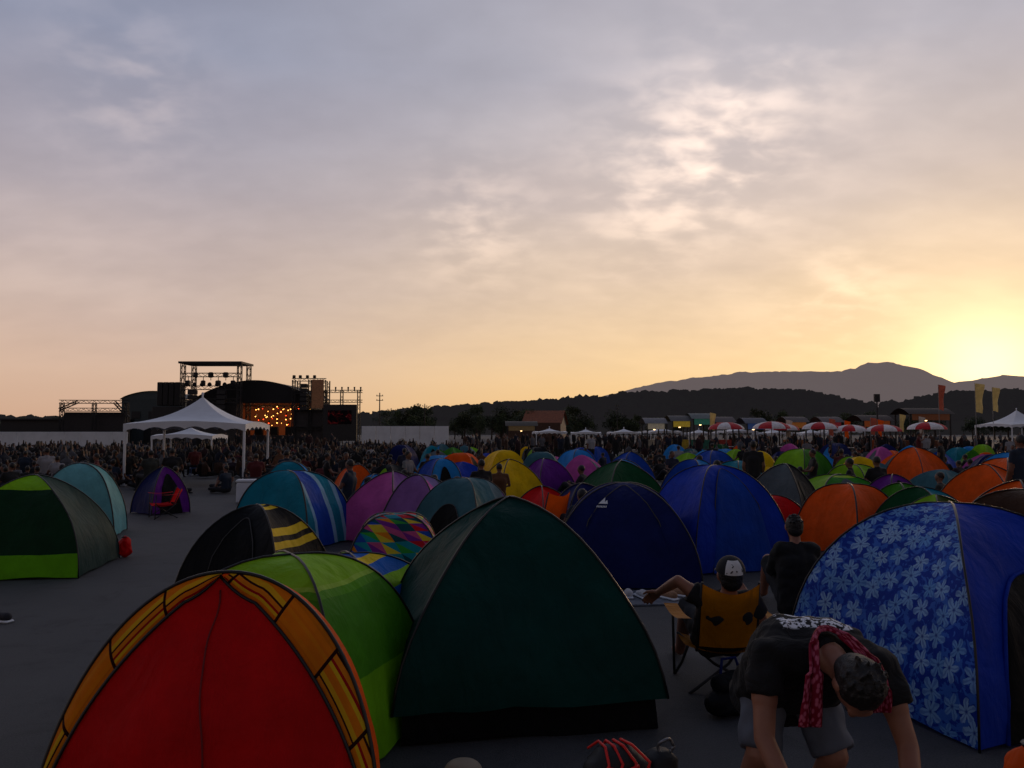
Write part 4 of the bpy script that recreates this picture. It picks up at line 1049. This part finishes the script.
for i in range(2600):
    b = R.uniform(-1.0, 1.0) if i % 4 == 0 else R.uniform(-.7, .7); v = R.uniform(.12, .55); d = 620+220*(v-.5)
    prof = math.sin(pi*v)**.8; z = max(0, interp(near, b))*.86*620*prof
    r_ = R.uniform(2.4, 5.2); ctr = V((b*620+(v-.5)*22, d, z+r_*.3)); sd = V((R.random()*99, R.random()*99, R.random()*99))
    vs2 = []
    for p in bv:
        k2 = 1+.55*noise.noise(p*1.7+sd); vs2.append(ctr+V((p.x*r_*k2, p.y*r_*k2, p.z*r_*.95*k2)))
    W_.add(vs2, bf_)
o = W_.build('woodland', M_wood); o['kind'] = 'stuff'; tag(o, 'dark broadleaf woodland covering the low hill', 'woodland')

M_bark = simple('bark', c(60,48,38), .9)
M_leafA = simple('leaves_dark', c(40,52,28), .8, var=.5, scale=1.2)
M_leafB = simple('leaves_lighter', c(62,74,38), .8, var=.4, scale=1.2)
def treeproto(seed):
    rr = random.Random(seed); H_ = rr.uniform(6.5, 8.5)
    root = empty('tree', (0, 0, 0), 0, 'dark leafy tree at the edge of the field', 'tree', 'trees behind the festival field')
    g = G(); g.tube([(0, 0, 0), (.1, 0, H_*.25), (-.05, .1, H_*.5), (.1, 0, H_*.8)], [.28, .22, .15, .05], 7)
    ends = []
    for i in range(7):
        an = rr.uniform(0, 6.28); z0 = H_*rr.uniform(.22, .55); L_ = rr.uniform(1.5, 2.8); e = V((math.cos(an)*L_, math.sin(an)*L_, z0+rr.uniform(.4, 2.0)))
        g.tube([(0, 0, z0), e*.55+V((0, 0, z0*.4)), e], [.11, .07, .03], 5); ends.append(e)
    g.build('trunk', M_bark, root, True)
    ends += [V((rr.uniform(-1, 1), rr.uniform(-1, 1), H_*rr.uniform(.55, .92))) for _ in range(6)]
    g = G()
    for e in ends:
        cr = rr.uniform(.9, 1.7); mi = rr.random() < .4
        for _ in range(120):
            d = V((rr.gauss(0, 1), rr.gauss(0, 1), rr.gauss(0, .8))).normalized()*cr*rr.random()**.4
            p = e+d; a = V((rr.gauss(0, 1), rr.gauss(0, 1), rr.gauss(0, 1))).normalized(); b = a.orthogonal().normalized(); s_ = rr.uniform(.14, .28)
            g.add([p-a*s_, p+b*s_*.6, p+a*s_, p-b*s_*.6], [(0, 1, 2, 3)], int(mi))
    g.build('crown', [M_leafA, M_leafB], root)
    return root
protos = [treeproto(s_) for s_ in (1, 2, 3, 4)]
spots = []
for i in range(62):
    b = R.uniform(-.16, .68); d = R.uniform(165, 230); spots.append((b*d, d, R.uniform(.6, 1.0)))
for i in range(16):
    b = R.uniform(-.70, -.45); d = R.uniform(150, 200); spots.append((b*d, d, R.uniform(.45, .7)))
for i in range(16):
    b = R.uniform(-.13, .03); d = R.uniform(140, 170); spots.append((b*d, d, R.uniform(.6, .95)))
for p_, q in zip(protos, spots[:4]): p_.location = (q[0], q[1], 0); p_.scale = (q[2],)*3
for i, q in enumerate(spots[4:]): dup(protos[i % 4], (q[0], q[1], 0), R.uniform(0, 6.28), q[2])

# ------------------------------------------------------------ sky and light
w = bpy.data.worlds.new('World'); S.world = w; w.use_nodes = True; w.node_tree.nodes.clear()
t = NT(w.node_tree); out = t.n('ShaderNodeOutputWorld'); bg = t.n('ShaderNodeBackground')
tc = t.n('ShaderNodeTexCoord'); D = t.vm('NORMALIZE', tc.outputs['Generated'])
sp = t.n('ShaderNodeSeparateXYZ'); t.put(sp.inputs[0], D); X, Y, Z = sp.outputs
az_s = math.radians(31.2); el_s = math.radians(3.5)
SD = V((math.sin(az_s)*math.cos(el_s), math.cos(az_s)*math.cos(el_s), math.sin(el_s)))
zc = t.m('MAXIMUM', Z, 0.0)
wob = t.noise(t.vm('MULTIPLY', D, (2, 2, 8)), 1.0, 2, .5)
zz = t.m('ADD', zc, t.m('MULTIPLY', t.m('SUBTRACT', wob, .5), .06))
r1 = t.ramp(zz, [(0, c(208,168,140)), (.07, c(214,181,158)), (.16, c(200,179,170)), (.27, c(174,165,172)), (.42, c(146,151,172)), (1, c(100,110,138))])
r2 = t.ramp(zz, [(0, c(252,205,132)), (.08, c(252,214,160)), (.17, c(236,207,174)), (.28, c(210,193,184)), (.42, c(186,182,190)), (1, c(108,116,142))])
hl_ = t.m('SQRT', t.m('ADD', t.m('MULTIPLY', X, X), t.m('MULTIPLY', Y, Y)))
ad = t.m('DIVIDE', t.m('ADD', t.m('MULTIPLY', X, math.sin(az_s)), t.m('MULTIPLY', Y, math.cos(az_s))), hl_)
faz = t.mr(ad, .50, 1.05)
base = t.mix(faz, r1, r2)
den = t.m('ADD', zc, .30)
cb = t.n('ShaderNodeCombineXYZ'); t.put(cb.inputs[0], t.m('DIVIDE', X, den)); t.put(cb.inputs[1], t.m('DIVIDE', Y, den))
cv = cb.outputs[0]
n1 = t.noise(t.vm('MULTIPLY', cv, (.9, 1.5, 1)), 2.0, 4, .45, .2)
n2 = t.noise(t.vm('MULTIPLY', cv, (1, 1.2, 1)), 13.0, 3, .5, .2)
n3 = t.noise(t.vm('MULTIPLY', cv, (.9, 1.6, 1)), 4.2, 3, .45, .15)
fade = t.mr(zc, .01, .20)
dk = t.m('MULTIPLY', t.mr(n1, .34, .76), t.m('MULTIPLY', fade, .30))
base = t.mix(dk, base, t.mix(.45, base, c(140,128,142)))
mot = t.m('ADD', t.m('MULTIPLY', t.m('SUBTRACT', n2, .5), .13), t.m('MULTIPLY', t.m('SUBTRACT', n3, .5), .13))
mot = t.m('MULTIPLY', mot, fade)
base = t.vm('SCALE', base, sc=t.m('ADD', 1.0, mot))
soft = t.mr(n3, .36, .72)
fine = t.mr(t.m('ADD', t.m('MULTIPLY', n2, .5), t.m('MULTIPLY', n3, .5)), .40, .66)
def lobe(x, z, power):
    d = V((x, 1, z)).normalized(); return t.m('POWER', t.m('MAXIMUM', t.vm('DOT_PRODUCT', D, tuple(d), out=1), 0.0), power)
core = t.m('ADD', t.m('ADD', t.m('MULTIPLY', lobe(.26, .375, 330), .70), t.m('MULTIPLY', lobe(.17, .31, 300), .28)), t.m('ADD', t.m('MULTIPLY', lobe(-.05, .27, 480), .32), t.m('MULTIPLY', lobe(.42, .17, 600), .2)))
core = t.m('ADD', core, t.m('ADD', t.m('MULTIPLY', lobe(-.50, .45, 380), .18), t.m('MULTIPLY', lobe(.38, .46, 300), .15)))
wide = t.m('ADD', t.m('MULTIPLY', lobe(.24, .34, 60), .20), t.m('MULTIPLY', lobe(.42, .44, 90), .06))
wide = t.m('ADD', wide, t.m('MULTIPLY', lobe(-.58, .25, 160), .10))
amt = t.m('ADD', t.m('MULTIPLY', core, fine), t.m('MULTIPLY', wide, t.m('ADD', .4, t.m('MULTIPLY', soft, .6))))
cl = t.vm('SCALE', c(255,222,190)[:3], sc=t.m('MULTIPLY', amt, .80))
tot = t.vm('ADD', base, cl)
dsun = t.m('MAXIMUM', t.vm('DOT_PRODUCT', D, tuple(SD), out=1), 0.0)
g1 = t.m('POWER', dsun, 500.0); g2 = t.m('POWER', dsun, 60.0)
g2 = t.m('MULTIPLY', g2, t.mr(n3, .2, .8, .85, 1.15))
tot = t.vm('ADD', tot, t.vm('SCALE', (1.0, .80, .44), sc=t.m('MULTIPLY', g1, .8)))
tot = t.vm('ADD', tot, t.vm('SCALE', (1.0, .68, .26), sc=t.m('MULTIPLY', g2, .26)))
east = t.mr(Y, -.5, .35, .42, 1.0)
east = t.m('MULTIPLY', east, t.mr(zc, .5, 1.0, 1.0, .65))
tot = t.vm('SCALE', tot, sc=east)
sk = t.n('ShaderNodeTexSky', sky_type='NISHITA'); sk.sun_disc = False; sk.sun_elevation = el_s; sk.sun_rotation = az_s
tot = t.vm('ADD', tot, t.vm('SCALE', sk.outputs[0], sc=.002))
t.put(bg.inputs[0], tot); bg.inputs[1].default_value = 1.0; t.put(out.inputs[0], bg.outputs[0])

sl = bpy.data.lights.new('sun', 'SUN'); sl.energy = .4; sl.angle = math.radians(6); sl.color = (1, .62, .34)
so = obj('sun', sl); so.rotation_euler = (-SD).to_track_quat('-Z', 'Y').to_euler(); so.location = (60, 100, 30)

cam = bpy.data.cameras.new('camera'); cam.sensor_width = 36; cam.lens = 36*788/1024; cam.clip_end = 30000; cam.clip_start = .05
co = obj('camera', cam); co.location = (0, 0, 1.75); co.rotation_euler = (math.radians(90+3.5), 0, 0)
S.camera = co
S.view_settings.view_transform = 'Standard'; S.view_settings.look = 'None'; S.view_settings.exposure = 0
